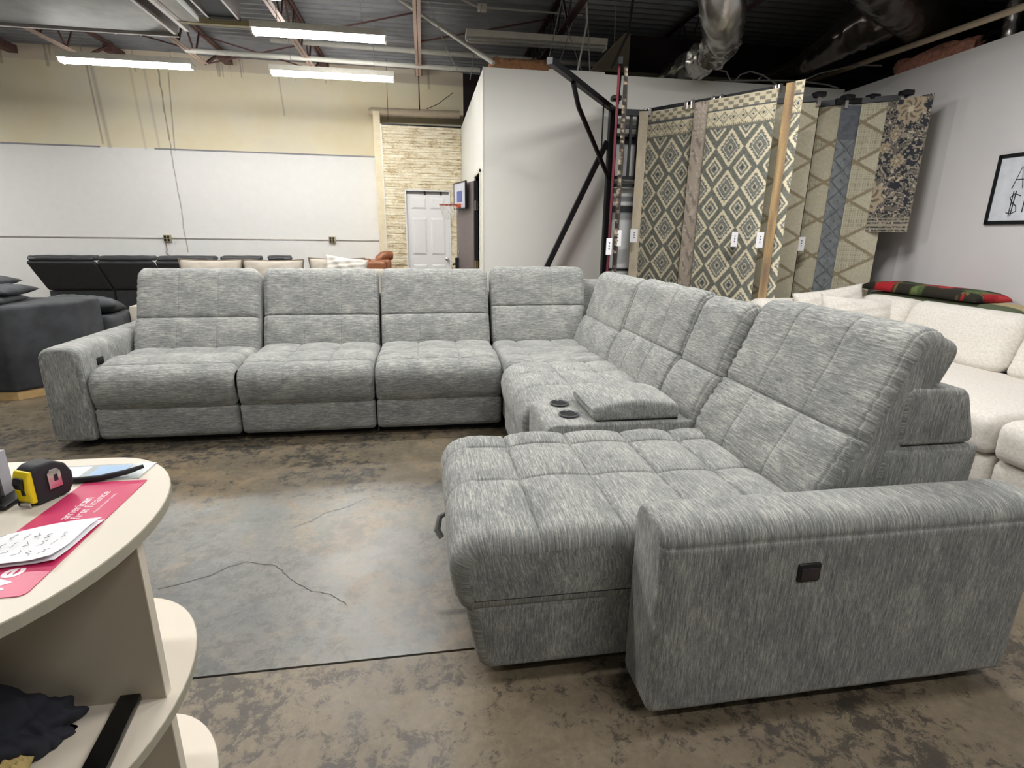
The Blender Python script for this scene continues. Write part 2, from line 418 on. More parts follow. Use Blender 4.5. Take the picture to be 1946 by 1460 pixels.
def stone_mat():
    t = NT('cream_split_stone'); v = t.coord('Object', (5, 5, 20)); v2 = t.coord('Object', (26, 26, 60))
    n = t.math('ADD', t.math('MULTIPLY', t.noise(v, 1, 3), .6), t.math('MULTIPLY', t.noise(v2, 1, 3), .4))
    t.link(t.ramp(n, [(.38, srgb(186, 168, 134)), (.47, srgb(226, 213, 182)), (.58, srgb(242, 234, 212))]), t.b.inputs['Base Color'])
    t.b.inputs['Roughness'].default_value = .85; t.bump(n, .6, .02); return t.m
M_stonem = stone_mat()
M_fab = chenille('grey_chenille', srgb(86, 90, 91), srgb(130, 132, 130), srgb(186, 185, 177))
M_fabl = chenille('ivory_boucle', srgb(196, 190, 180), srgb(212, 207, 199), srgb(226, 222, 215), .12, 60, 60, .35, .1)
M_rug = vcol('woven_rug')

# ================================================================== STRUCTURE
JY = 1.56    # control joint
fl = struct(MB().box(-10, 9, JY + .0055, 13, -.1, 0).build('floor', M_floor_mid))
fl3 = struct(MB().box(-10, 9, -5, JY - .004, -.1, 0).build('floor', M_floor_near))
struct(MB().box(-10, 9, -5, 13, -.14, -.09).build('floor', M_dark))
M_crack = plain('crack_dirt', srgb(50, 46, 42), .9)
for pts, wd in (([(-1.098, 2.062), (-.923, 2.125), (-.86, 2.19), (-.803, 2.21), (-.672, 2.164), (-.595, 2.061), (-.53, 2.0), (-.492, 1.96), (-.40, 1.93), (-.335, 1.858)], .0013),
                ([(-.674, 2.468), (-.60, 2.53), (-.537, 2.604), (-.43, 2.66), (-.34, 2.751)], .0011)):
    P = [Vector(pts[0])]; mb = MB()
    for a, b in zip(pts, pts[1:]):
        for k in range(1, 6):
            P.append(Vector(a).lerp(Vector(b), k / 5) + Vector((random.uniform(-.006, .006), random.uniform(-.006, .006))))
    for a, b in zip(P, P[1:]):
        n = (b - a).normalized(); n = Vector((-n.y, n.x)) * wd
        mb.poly([(*(a - n), .0008), (*(b - n), .0008), (*(b + n), .0008), (*(a + n), .0008)], [(0, 1, 2, 3)])
    mb.build('crack', M_crack, fl)
yw = lambda x, d=10.307: d + .0372 * x
def farwall(x0, x1, z0, z1, d=10.307, th=.2):
    return MB().prism([(x0, yw(x0, d)), (x1, yw(x1, d)), (x1, yw(x1, d) + th), (x0, yw(x0, d) + th)], z0, z1)
wf = struct(farwall(-10, .75, 0, 4.1).build('wall_back', M_far))
struct(farwall(.75, 9, 0, 4.1, 10.307).build('wall_back', M_maroon))
struct(MB().box(-10.2, -10, -5, 11, 0, 4.1).build('wall_left', M_white))
struct(MB().box(-10, 9, -5.2, -5, 0, 4.1).build('wall_front', M_white))
bx = lambda y: 4.752 + .0284 * y
wr_ = struct(MB().prism([(bx(-5), -5), (bx(-5) + .14, -5), (bx(6.45) + .14, 6.45), (bx(6.45), 6.45)], 0, 3.03).build('wall_right', M_rwall))
struct(MB().box(8.9, 9, -5, 13, 0, 4.1).build('wall_right', M_dark))
wp = struct(MB().prism([(.672, 6.3), (4.93, 6.33), (4.93, 6.45), (.672, 6.42)], 0, 3.06).build('wall_partition', M_white))
# side wall with doorway
sw = MB(); sw.box(.672, .79, 6.42, 6.62, 0, 3.06); sw.box(.672, .79, 7.26, 9.8, 0, 3.06); sw.box(.672, .79, 6.62, 7.26, 2.06, 3.06)
struct(sw.build('wall_side', M_white))
struct(MB().box(1.3, 1.36, 6.45, 9.8, 0, 3.0).build('wall_dark_box', M_dark))  # added dark box of walls and lid, keeps the doorway black
struct(MB().box(.79, 1.3, 7.5, 7.56, 0, 3.0).build('wall_dark_box', M_dark))
struct(MB().box(.79, 1.3, 6.45, 7.5, 2.9, 2.95).build('ceiling_dark_box', M_dark))
tm = MB(); tm.box(.655, .80, 6.585, 6.62, 0, 2.09); tm.box(.655, .80, 7.26, 7.295, 0, 2.09); tm.box(.655, .80, 6.585, 7.295, 2.06, 2.095)
struct(tm.build('trim_doorway', M_whitefix))
# corner bead of the partition
struct(MB().box(.664, .676, 6.292, 6.304, 0, 3.062).build('trim_corner', M_whitefix))
# deck ceiling: corrugated profile running along x
mb = MB(); vs = []; prof = []
y = -5.0
while y < 10.9:
    prof += [(y, 4.0), (y + .035, 4.0), (y + .06, 4.045), (y + .125, 4.045), (y + .15, 4.0)]; y += .155
for (yy_, z) in prof: vs += [(-10, yy_, z), (9, yy_, z)]
mb.poly(vs, [(2 * i, 2 * i + 1, 2 * i + 3, 2 * i + 2) for i in range(len(prof) - 1)])
struct(mb.build('ceiling', M_deck)); struct(MB().box(-10, 9, -5, 11, 4.1, 4.15).build('ceiling', M_dark))
# rear panel trims on the back wall
for (a, b) in ((-9.5, -5.0), (-4.22, -.66)):
    struct(MB().prism([(a, yw(a) - .012), (b, yw(b) - .012), (b, yw(b)), (a, yw(a))], 2.612, 2.632).build('trim_panel', plain('grey_trim', srgb(140, 140, 146), .5)))
struct(MB().prism([(-.66, yw(-.66) - .014), (-.64, yw(-.64) - .014), (-.64, yw(-.64)), (-.66, yw(-.66))], 1.0, 2.64).build('trim_panel', M_whitefix))
# stone clad wall with door recess
D9 = 9.807
st = MB(); ww = lambda x: yw(x, D9)
def fbox(m_, x0, x1, z0, z1, f0, f1):   # f = offset towards camera (negative y) from stone plane
    m_.prism([(x0, ww(x0) - f1), (x1, ww(x1) - f1), (x1, ww(x1) - f0), (x0, ww(x0) - f0)], z0, z1)
fbox(st, -.62, -.29, 0, 3.05, -.1, 0); fbox(st, .47, .68, 0, 3.05, -.1, 0); fbox(st, -.29, .47, 2.06, 3.05, -.1, 0)
ws = struct(st.build('wall_stone', M_stonem))
mb = MB()
z = 0.0
while z < 3.04:
    h = random.choice((.035, .042, .05)); x = -.615 - random.random() * .1
    while x < .675:
        l = random.uniform(.09, .22); a = max(x, -.615); b = min(x + l - .004, .675)
        for (lo, hi) in (((-.615, -.29), (.47, .675)) if z < 2.06 else ((-.615, .675),)):
            aa, bb = max(a, lo), min(b, hi)
            if bb - aa > .015: fbox(mb, aa, bb, z, min(z + h - .004, 3.05), .0, random.uniform(.006, .028))
        x += l
    z += h
o = mb.build('split_face_stones', M_stonem, ws); o['kind'] = 'stuff'
struct(MB().prism([(-.64, ww(-.64) - .03), (-.615, ww(-.64) - .03), (-.615, yw(-.6)), (-.64, yw(-.6))], 0, 3.06).build('trim_stone_edge', M_whitefix))
struct(MB().prism([(-.75, ww(-.64) - .01), (-.64, ww(-.64) - .01), (-.64, yw(-.6)), (-.75, yw(-.6))], 0, 3.25).build('wall_return', plain('cream_paint', srgb(226, 214, 184), .7)))
t_ = MB(); fbox(t_, -.63, .68, 3.05, 3.075, -.1, .02); struct(t_.build('trim_stone_top', M_black))
# white six panel door
dr = MB(); fbox(dr, -.27, .45, 0, 2.0, -.06, -.03); door = struct(dr.build('door_1', M_doorw)); door['label'] = 'white six panel door with a round steel knob in the stone wall'
fr = MB(); fbox(fr, -.29, -.27, 0, 2.06, -.07, .03); fbox(fr, .45, .47, 0, 2.06, -.07, .03); fbox(fr, -.29, .47, 2.05, 2.07, -.07, .03)
fr.build('door_frame', M_doorw, door)
hd = MB(); fbox(hd, -.27, .45, 2.0, 2.05, -.09, -.05); hd.build('header', plain('grey_header', srgb(150, 148, 146), .6), door)
for x in (.03, .30):
    q = MB(); fbox(q, x, x + .03, 1.99, 2.055, -.05, -.02); q.build('door_bracket', M_black, door)
for (z0, z1) in ((1.76, 1.95), (1.0, 1.62), (.18, .84)):
    for (x0, x1) in ((-.19, .06), (.13, .38)):
        q = MB(); f0, f1 = -.03, -.016
        xs = (x0, x1); vs = [(x0, ww(x0) + .028, z0), (x1, ww(x1) + .028, z0), (x1, ww(x1) + .028, z1), (x0, ww(x0) + .028, z1),
              (x0 + .03, ww(x0) + .012, z0 + .03), (x1 - .03, ww(x1) + .012, z0 + .03), (x1 - .03, ww(x1) + .012, z1 - .03), (x0 + .03, ww(x0) + .012, z1 - .03)]
        q.poly(vs, [(0, 1, 5, 4), (1, 2, 6, 5), (2, 3, 7, 6), (3, 0, 4, 7), (4, 5, 6, 7)]); q.build('door_panel', M_doorw, door)
k = MB(); yk = ww(.4); k.tube([(.40, yk + .03, .93), (.40, yk - .01, .93)], .012, 10); k.tube([(.40, yk - .01, .93), (.40, yk - .02, .93), (.40, yk - .045, .93), (.40, yk - .055, .93)], [.018, .032, .03, .012], 14)
k.build('door_knob', M_chrome, door, smooth=True)
# dusty pipe over the stone wall
p = MB(); p.tube([(-.83, 9.9, 3.26), (-.8, 9.9, 3.26), (-.76, 9.9, 3.26), (.1, 9.93, 3.27), (.66, 9.95, 3.28)], [.03, .06, .066, .066, .066], 16)
tag(p.build('pipe', M_pipeb, smooth=True), 'thick dusty beige pipe above the cream stone wall', 'pipe')
# open dark door leaf in the side doorway
dl = struct(MB().slab((.645, 7.27), (.472, 8.03), .045, .02, 2.02).build('door_2', M_doord)); dl['label'] = 'grey brown door standing open beside the white side wall'
MB().box(.652, .70, 7.225, 7.265, 0.02, 2.02).build('door_edge', M_dark, dl)
for z in (.98, 1.72):
    q = MB(); q.cyl((.668, 7.215, z - .06), (.668, 7.215, z + .06), .012, 10); q.box(.645, .70, 7.216, 7.224, z - .05, z + .05); q.build('hinge', M_chrome if z > 1 else plain('brass', srgb(170, 150, 110), .4, .7), dl)
q = MB(); q.beam((.463, 7.93, .88), (.463, 7.93, 1.04), .05, .02); q.tube([(.46, 7.93, .95), (.41, 7.93, .95), (.40, 7.80, .95)], .012, 8); q.build('door_handle', M_black, dl)
MB().cyl((.50, 7.88, 1.13), (.485, 7.877, 1.13), .02, 12).build('deadbolt', M_chrome, dl)
# mini basketball hoop on that door
hp = T('basketball_hoop', 'mini basketball hoop with orange rim hung on the open dark door', 'hoop', (.55, 7.65, 1.74))
ang = math.atan2(.76, -.173)
u = Vector((-.173, .76, 0)).normalized(); nn = Vector((-u.y, u.x, 0)) * 1.0
if nn.x > 0: nn = -nn
B0 = Vector((.60, 7.42, 0)) + nn * .01
def hoopbox(m_, s0, s1, z0, z1, t0, t1):
    a = B0 + u * s0 + nn * t0; b = B0 + u * s1 + nn * t0; c_ = B0 + u * s1 + nn * t1; d_ = B0 + u * s0 + nn * t1
    m_.prism([a.xy[:], b.xy[:], c_.xy[:], d_.xy[:]], z0, z1); return m_
hoopbox(MB(), .0, .52, 1.70, 2.03, .03, .04).build('backboard', plain('clear_board_white', srgb(196, 200, 214), .25), hp)
q = MB(); hoopbox(q, -.01, .53, 1.69, 1.705, .02, .045); hoopbox(q, -.01, .53, 2.02, 2.035, .02, .045); hoopbox(q, -.01, .005, 1.69, 2.035, .02, .045); hoopbox(q, .515, .53, 1.69, 2.035, .02, .045)
q.build('board_frame', M_black, hp)
hoopbox(MB(), .14, .38, 1.78, 1.92, .041, .043).build('board_graphic', plain('blue_print', srgb(60, 80, 150), .4), hp)
hoopbox(MB(), .20, .32, 1.71, 1.76, .04, .08).build('rim_bracket', plain('orange_enamel', srgb(214, 92, 40), .4), hp, bevel=.005)
rc = B0 + u * .26 + nn * .20
ring = [(rc.x + .115 * math.cos(t), rc.y + .115 * math.sin(t), 1.74) for t in np.linspace(0, 2 * math.pi, 24, endpoint=False)]
MB().tube(ring, .006, 6, closed=True).build('rim', plain('rim_red', srgb(160, 70, 52), .4), hp, smooth=True)
q = MB()
for i in range(12):
    for sgn in (1, -1):
        pts = []
        for j in range(6):
            t = i * 2 * math.pi / 12 + sgn * j * math.pi / 12; r = .112 - .045 * (j / 5) ** .8
            pts.append((rc.x + r * math.cos(t), rc.y + r * math.sin(t), 1.735 - .037 * j))
        q.tube(pts, .0028, 4)
q.build('net', plain('net_cord', srgb(225, 222, 215), .8), hp)

# conduit & outlets on back wall
cy = lambda x: yw(x) - .014
tag(MB().tube([(-9.8, cy(-9.8), 1.245), (-4.3, cy(-4.3), 1.235), (-.68, cy(-.68), 1.225)], .009, 8).build('conduit', plain('painted_conduit', srgb(196, 192, 186), .5)), 'thin painted conduit running level along the white back wall', 'conduit')
M_outp = plain('outlet_beige', srgb(175, 165, 130), .5)
for (x, lb) in ((-4.223, 'beige outlet box on the conduit above the long dark recliner sofa'), (-1.59, 'beige outlet box on the conduit nearest the stone wall')):
    t = T('outlet_box', lb, 'outlet', (x, cy(x), 1.23), 'outlet boxes on the back wall')
    MB().box(x - .055, x + .055, cy(x) - .045, cy(x) + .012, 1.175, 1.285).build('box', M_outp, t, bevel=.006)
    for dx in (-.025, .025):
        MB().box(x + dx - .016, x + dx + .016, cy(x) - .05, cy(x) - .044, 1.235, 1.275).build('socket', M_black, t)
        MB().box(x + dx - .016, x + dx + .016, cy(x) - .05, cy(x) - .044, 1.185, 1.225).build('socket', M_black, t)
x = -4.27
tag(MB().tube([(x, cy(x), 1.17), (x + .01, cy(x) - .01, 1.05), (x - .01, cy(x), .98), (x + .06, cy(x) - .01, .93), (x + .08, cy(x), .90)], .006, 6).build('cord', plain('brown_cord', srgb(120, 90, 70), .6)), 'short cord hanging from the outlet box behind the dark sofa', 'cord')

# ================================================================== SECTIONAL SOFA
sofa = T('sectional_sofa', 'large grey chenille L-shaped reclining sectional with chaise and cupholder console', 'sofa', (-.3, 3.0, 0))
mx = lambda Y0: (lambda u, a, b: (u, Y0 + a, b))          # long run: u=x, front faces -y
my = lambda X0: (lambda u, a, b: (X0 + a, u, b))          # short run: u=y, front faces -x
regseat = lambda a, b: 1.0 if (b > .40 or a < .03) and b > .27 else 0.0
FY = 3.70
def seat(x0, x1, mpf, front_seams=True, z=.5, back=.86, rows=(.12, .40), frs=(1 / 3, 2 / 3), wr=.002, fr=.45):
    cor = [(0.0, .250, .012), (-.012, z - .0, .13), (.25, z + .022, .3), (back, z + .005, .05), (back, .250, .02)]
    W = x1 - x0
    return padded('seat_cushion', M_fab, sofa, cor, x0, x1, mpf, su=[x0 + W * q for q in frs], ss=[(r, z + .015) for r in rows], reg=regseat,
                  puff_u=.006, puff_s=.026, re=.045, wr=wr, crown=.006, groove=.007, ku=.45, ef=.12, ru=lambda a, b: 1.0 if b > z - .03 and a > .05 else fr)
def footrest(x0, x1, mpf, depth=.5, inset=0):
    cor = [(.008 + inset, .045, .03), (.004 + inset, .256, .012), (depth, .256, .02), (depth, .045, .02)]
    return padded('footrest_panel', M_fab, sofa, cor, x0, x1, mpf, re=.03, puff_s=.004, puff_u=0, reg=lambda a, b: 1.0 if a < .05 else 0.0, ds=.025, wr=.0015)
def backc(x0, x1, mpf, a0=.68, a1=.90, z0=.47, z1=1.08, th=.22, frs=(.35, .67), zm=.745, wr=.004, re=.05, lower=1.0):
    # a grows backwards; leaning block
    s = (a1 - a0) / (z1 - z0)
    f = lambda z: a0 + (z - z0) * s
    cor = [(f(z0), z0, .05), (f(zm) - .012, zm, .5), (f(z1) + .005, z1, .075), (f(z1) + th * .85, z1 - .02, .07), (f(z0) + th, z0, .04)]
    W = x1 - x0
    reg = lambda a, b: max(0.0, min(1.0, (f(b) + .10 - a) / .06))
    return padded('back_cushion', M_fab, sofa, cor, x0, x1, mpf, su=[x0 + W * q for q in frs], ss=[(f(zm), zm)], reg=reg,
                  puff_u=.003, puff_s=.036, re=re, wr=wr, groove=.006, ku=.10, eseam=.022, gu_=.5, ru=lambda a, b: 1.0 if b > zm else lower)
seats = [(-2.15, -1.272), (-1.262, -.372), (-.362, .525)]
for i, (a, b) in enumerate(seats):
    seat(a, b, mx(FY), fr=.0 if i == 0 else .4); footrest(a, b, mx(FY))
    d = -.09 if i == 0 else 0
    backc(a + .005, b - .005, mx(FY), a0=.66 + d, a1=.88 + d * .5, z1=1.075, z0=.46)
# base frames, rear housings of the long run
for i, (a, b) in enumerate(seats + [(.535, 1.45)]):
    MB().box(a + .03, b - .02, FY + .10, FY + 1.12, .0, .05).build('base_frame', M_black, sofa)
    cor = [(.98, .06, .02), (.98, .90, .03), (1.16, .90, .03), (1.16, .06, .02)]
    padded('rear_frame', M_fab, sofa, cor, a, b, mx(FY), re=.03, puff_u=0, puff_s=0, ds=.05)
for i, (a, b) in enumerate(seats):
    for x in (a + .12, b - .12):
        MB().cyl((x - .012, FY + .16, .022), (x + .012, FY + .16, .022), .022, 14).build('castor', M_chrome, sofa, smooth=True)
# corner seat
padded('seat_cushion', M_fab, sofa, [(-.0, .06, .03), (-.0, .515, .06), (.85, .505, .05), (.85, .06, .02)], .54, 1.30, mx(3.60), su=[.74, 1.03],
       ss=[(.30, .512), (.56, .508)], reg=lambda a, b: 1.0 if b > .45 else 0.0, puff_u=.006, puff_s=.022, re=.04, groove=.007, ku=.5)
backc(.545, 1.36, mx(FY), a0=.70, a1=.90, z1=1.095, frs=(.33, .64), zm=.80, z0=.47, lower=0.0)
backc(3.55, 4.42, my(.0), a0=1.24, a1=1.46, z1=1.075, frs=(.33, .62), zm=.735, z0=.45, lower=0.0)
padded('corner_filler', M_fab, sofa, [(.92, .06, .03), (.92, 1.0, .05), (1.18, 1.0, .05), (1.18, .06, .03)], 1.33, 1.76, mx(FY), re=.05, ds=.04, puff_u=0, puff_s=0)
# armless seat of the short run
FX = .525
seat(2.675, 3.585, my(FX), z=.505, rows=(.30, .56), back=.80)
footrest(2.675, 3.585, my(FX))
backc(2.665, 3.56, my(.0), a0=1.25, a1=1.47, z1=1.085, zm=.765)
# console
con = padded('console', M_fab, sofa, [(0, .05, .03), (0, .55, .055), (.80, .545, .02), (.80, .05, .02)], 2.262, 2.668, my(FX), re=.012, puff_u=0, puff_s=0, ds=.02)
M_cup = plain('cup_rim', srgb(110, 112, 116), .3, .6)
for (x, y) in ((.665, 2.575), (.668, 2.40)):
    q = MB(); rr = [(.050, .003), (.050, .008), (.044, .009), (.040, .004), (.038, -.02)]
    n = 28; vs = []
    for (r, h) in rr: vs += [(x + r * math.cos(t * 2 * math.pi / n), y + r * math.sin(t * 2 * math.pi / n), .549 + h + .003) for t in range(n)]
    fs = []
    for i in range(len(rr) - 1):
        for t in range(n): fs.append((i * n + t, i * n + (t + 1) % n, (i + 1) * n + (t + 1) % n, (i + 1) * n + t))
    q.poly(vs, fs); cup = q.build('cup_holder', M_cup, con, smooth=True)
    MB().cyl((x, y, .545), (x, y, .5535), .0405, 24).build('cup_shade_disc', plain('cup_shade_black', (.002, .002, .003, 1), .9), cup)  # flat black disc at the rim; the cup's inner shade put into its colour
lid = padded('console_lid', M_fab, con, [(.235, .552, .03), (.222, .615, .035), (.45, .645, .2), (.66, .615, .03), (.66, .552, .02)], 2.285, 2.655, my(FX), re=.02, puff_u=.0, puff_s=.006, ds=.014, ss=[(.228, .60)], crown=.012, wr=.001, reg=lambda a, b: 1.0 if b > .60 else 0.0)
MB().box(FX + .25, FX + .655, 2.297, 2.65, .545, .557).build('lid_gap', M_dark, con)
backc(2.255, 2.66, my(.0), a0=1.24, a1=1.47, z1=1.07, frs=(), zm=.76, z0=.5)
# chaise
padded('chaise_cushion', M_fab, sofa, [(.070, .272, .055), (.058, .515, .13), (.45, .525, .3), (1.30, .505, .06), (1.30, .272, .05)], 1.39, 2.25, my(0.0), su=[1.79, 2.10],
       ss=[(.325, .52), (.595, .52), (.855, .515), (1.09, .512)], reg=lambda a, b: 1.0 if b > .31 and a < 1.29 else 0.0, puff_u=.008, puff_s=.020, re=.05, ds=.013, wr=.0015, groove=.007, ku=.5, ef=.16, ru=lambda a, b: 1.0 if a > .16 else .35)
padded('chaise_base', M_fab, sofa, [(.135, .045, .06), (.085, .31, .05), (1.30, .31, .05), (1.30, .045, .05)], 1.402, 2.24, my(0.0), re=.035, ds=.02, puff_u=0, puff_s=0)
q = MB(); q.tube([(.065, 1.99, .30), (.03, 1.98, .285), (.018, 1.95, .245), (.035, 1.93, .22)], [.008, .012, .014, .012], 8); q.build('pull_strap', M_fab, sofa, smooth=True)
MB().box(.50, 1.7, 1.65, 2.2, 0, .05).build('base_frame', M_black, sofa)
MB().box(.62, 1.5, 2.30, 3.5, 0, .06).build('base_frame', M_black, sofa)
backc(1.425, 2.25, my(.0), a0=1.235, a1=1.53, z1=1.105, zm=.765, th=.19, re=.03, wr=.007, frs=(.33, .67), z0=.48)
# rear frames of the short run (seen beside the arm)
for (a, b) in ((1.42, 2.24), (2.25, 2.66), (2.67, 3.56), (3.57, 4.6)):
    padded('rear_frame', M_fab, sofa, [(1.42, .06, .02), (1.46, .735, .01), (1.83, .735, .02), (1.80, .06, .02)], a, b, my(.0), re=.02, puff_u=0, puff_s=0, ds=.03)
    padded('rear_frame', M_fab, sofa, [(1.50, .742, .02), (1.50, .945, .04), (1.735, .925, .03), (1.80, .742, .02)], a, b, my(.0), re=.02, puff_u=0, puff_s=.003, ds=.02)
# arms : profile in the plane across the arm, swept along its length
def arm(y0, y1, ztop, u0, u1, mpf, outer, lab):
    # a across thickness, b height
    cor = [(y0, .045, .03), (y0, ztop, .075), (y1, ztop, .075), (y1, .045, .03)]
    return padded('armrest', M_fab, sofa, cor, u0, u1, mpf, re=.022, swap=True, ds=.014, puff_u=0, puff_s=.004, ss=outer, groove=.004, wr=.0012, label=lab)
mr = lambda u, a, b: (u, a, b)
# near arm : leaning outwards slightly at the front
armR = arm(1.172, 1.372, .655, .600, 1.82, mr, [(1.172, .602)], None)
cor = [(-2.41, .045, .03), (-2.40, .665, .085), (-2.165, .665, .085), (-2.16, .045, .03)]
armL = padded('armrest', M_fab, sofa, cor, 3.69, 4.86, lambda u, a, b: (a, u, b), re=.03, swap=True, ds=.016, puff_u=0, puff_s=.004, ss=[], wr=.0012)
q = MB(); q.box(1.005, 1.075, 1.162, 1.180, .462, .520); swt = q.build('recline_button', M_blackp, armR, bevel=.007, label='black recessed switch plate')
MB().box(1.012, 1.066, 1.158, 1.164, .470, .508).build('switch_face', plain('switch_smoke', srgb(52, 46, 50), .15), swt, bevel=.004)
q = MB(); q.box(-2.176, -2.155, 3.86, 3.94, .515, .565); q.build('recline_button', M_blackp, armL, bevel=.008, label='black switch on the inner side')
MB().box(-2.30, -2.18, 3.80, 4.8, 0, .05).build('foot', M_black, armL)
MB().box(.80, 1.80, 1.245, 1.34, 0, .05).build('foot', M_black, armR)

# ================================================================== OTHER SEATING
# long dark recliner sofa seen from behind
t = T('recliner_sofa', 'long charcoal recliner sofa seen from behind along the white back wall', 'sofa', (-4, 9.2, 0))
def rb(x0, x1, Y, ang=0.0, lean=.36):
    c0 = (x0 + x1) / 2
    def mp(u, a, b):
        du = u - c0; ca, sa = math.cos(ang), math.sin(ang)
        return (c0 + du * ca - a * sa, Y + du * sa + a * ca, b)
    # a: 0 at rear face (towards camera)
    padded('backrest', M_dgrey, t, [(lean * .0, .47, .02), (-lean, .915, .03), (.06 - lean, .93, .03), (.25, .50, .03)], x0 + .01, x1 - .01, mp, re=.02, puff_u=0, puff_s=0, ds=.05)
    padded('headrest', M_dtop, t, [(.02 - lean, .925, .02), (.03 - lean, .985, .035), (.24 - lean, .99, .04), (.24 - lean, .93, .02)], x0 + .02, x1 - .02, mp, re=.03, puff_u=0, puff_s=.01, ds=.03, wr=.006)
    padded('rear_panel', M_dgrey, t, [(.0, .11, .02), (.0, .465, .02), (.3, .465, .02), (.3, .11, .02)], x0 + .015, x1 - .015, mp, re=.02, puff_u=0, puff_s=0, ds=.06)
    padded('seat_cushion', M_dtop, t, [(.3, .2, .02), (.3, .48, .05), (.95, .50, .08), (.95, .2, .02)], x0 + .015, x1 - .015, mp, re=.03, puff_u=0, puff_s=0, ds=.06)
    q = MB(); P = [mp(x, a, 0) for x, a in ((x0 + .03, .03), (x1 - .03, .03), (x1 - .03, .9), (x0 + .03, .9))]
    q.prism([p[:2] for p in P], 0, .12); q.build('base_frame', M_black, t)
rb(-5.62, -4.72, 9.2); rb(-4.72, -3.96, 9.22, .02); rb(-3.96, -3.12, 9.26, .04); rb(-3.12, -2.50, 9.32, .10, .32); rb(-2.52, -2.12, 9.46, .30, .26)
# wedge shape on the left : reclined backs fan out
# charcoal velvet block sofa at the left edge
t = T('velvet_sofa', 'charcoal velvet sofa with angled arm block on a light oak plinth at left', 'sofa', (-3.6, 5.4, 0))
vp_ = [(-5.2, 4.86), (-3.36, 4.86), (-3.0, 5.24), (-3.0, 5.60), (-5.2, 5.60)]
MB().prism(vp_, .07, .775).build('arm_block', M_velvet, t, bevel=.035, seg=4)
MB().prism([(-5.19, 4.88), (-3.37, 4.88), (-3.02, 5.25), (-3.02, 5.59), (-5.19, 5.59)], 0, .072).build('plinth', M_oak, t)
MB().prism([(-5.2, 5.61), (-3.66, 5.61), (-3.66, 6.5), (-5.2, 6.5)], .07, .47).build('seat', M_velvet, t, bevel=.04, seg=3)
for i, (c, w_, h_, rz, lb) in enumerate([((-3.47, 5.05, .89), .66, .13, 0, 'top'), ((-3.32, 5.0, .84), .78, .13, 0, 'm'), ((-3.36, 4.97, .80), .70, .10, 0, 'b')]):
    pass
cl = [('back_cushion', (-3.92, 5.30, .935), .78, .42, .12), ('back_cushion', (-3.74, 5.26, .865), .70, .42, .12), ('back_cushion', (-3.82, 5.14, .80), .84, .4, .12)]
lbs = ['dark cushion, topmost of the stack on the velvet sofa arm', 'dark cushion, middle of the stack on the velvet sofa arm', 'dark cushion, lowest of the stack on the velvet sofa arm']
for i, (n_, c, w_, d_, th) in enumerate(cl):
    o = pillow('cushion', M_velvet, None, c, w_, d_, th, rot=(math.radians(90), 0, .05 * i - .05)); tag(o, lbs[i], 'cushion', 'dark cushions stacked on the velvet sofa')
o = pillow('cushion', M_velvet, None, (-3.28, 5.86, .67), .60, .46, .17, rot=(math.radians(80), .10, .25)); tag(o, 'charcoal velvet throw pillow behind the angled arm block', 'cushion')
MB().prism([(-3.65, 5.61), (-2.95, 5.61), (-2.95, 6.2), (-3.65, 6.2)], .0, .58).build('end_seat', M_velvet, t, bevel=.05, seg=3)

# beige sofa behind the long run, mostly hidden, with pillows
t = T('beige_sofa', 'beige fabric sofa hidden behind the grey sectional, only its top showing', 'sofa', (-1.6, 6.7, 0))
MB().box(-2.85, -.45, 6.62, 6.86, .08, .955).build('backrest', M_greytan, t, bevel=.05, seg=3)
MB().box(-2.85, -.45, 5.95, 6.62, .10, .46).build('seat', M_greytan, t, bevel=.04, seg=3)
for x in (-2.95, -.45): MB().box(x, x + .12, 5.95, 6.86, .08, .64).build('armrest', M_greytan, t, bevel=.03)
MB().box(-2.8, -.4, 6.0, 6.8, 0, .1).build('base', M_black, t)
G = 'beige pillows above the grey sofa backs'; M_pip = plain('taupe_piping', srgb(120, 108, 96), .9)
for (x0, x1, zt, lb, mt) in ((-2.64, -1.99, 1.065, 'beige piped pillow, leftmost of three behind the grey sofa', M_greytan), (-1.985, -1.34, 1.065, 'beige piped pillow, middle of three behind the grey sofa', M_greytan),
                             (-1.285, -.67, 1.085, 'beige piped pillow, rightmost of three behind the grey sofa', M_greytan)):
    o = pillow('pillow', mt, None, ((x0 + x1) / 2, 6.48, zt - .21), x1 - x0, .44, .17, rot=(math.radians(-8), 0, 0), piping=M_pip); tag(o, lb, 'pillow', G)
    P = []
o = pillow('pillow', plain('white_knit', srgb(212, 208, 200), .95, var=.1, vs=50, bump=.6), None, (-.86, 6.30, .955), .46, .32, .18, rot=(math.radians(-10), math.radians(8), 0), wr=.02); tag(o, 'crumpled white knotted throw pillow beside the brown leather chair', 'pillow')
o = pillow('pillow', plain('white_fluffy', srgb(214, 208, 196), .95, var=.1, vs=50, bump=.8), None, (-2.28, 6.22, .86), .32, .26, .14, rot=(math.radians(-8), 0, 0), wr=.012); tag(o, 'fluffy white throw pillow peeping over the leftmost grey back cushion', 'pillow')

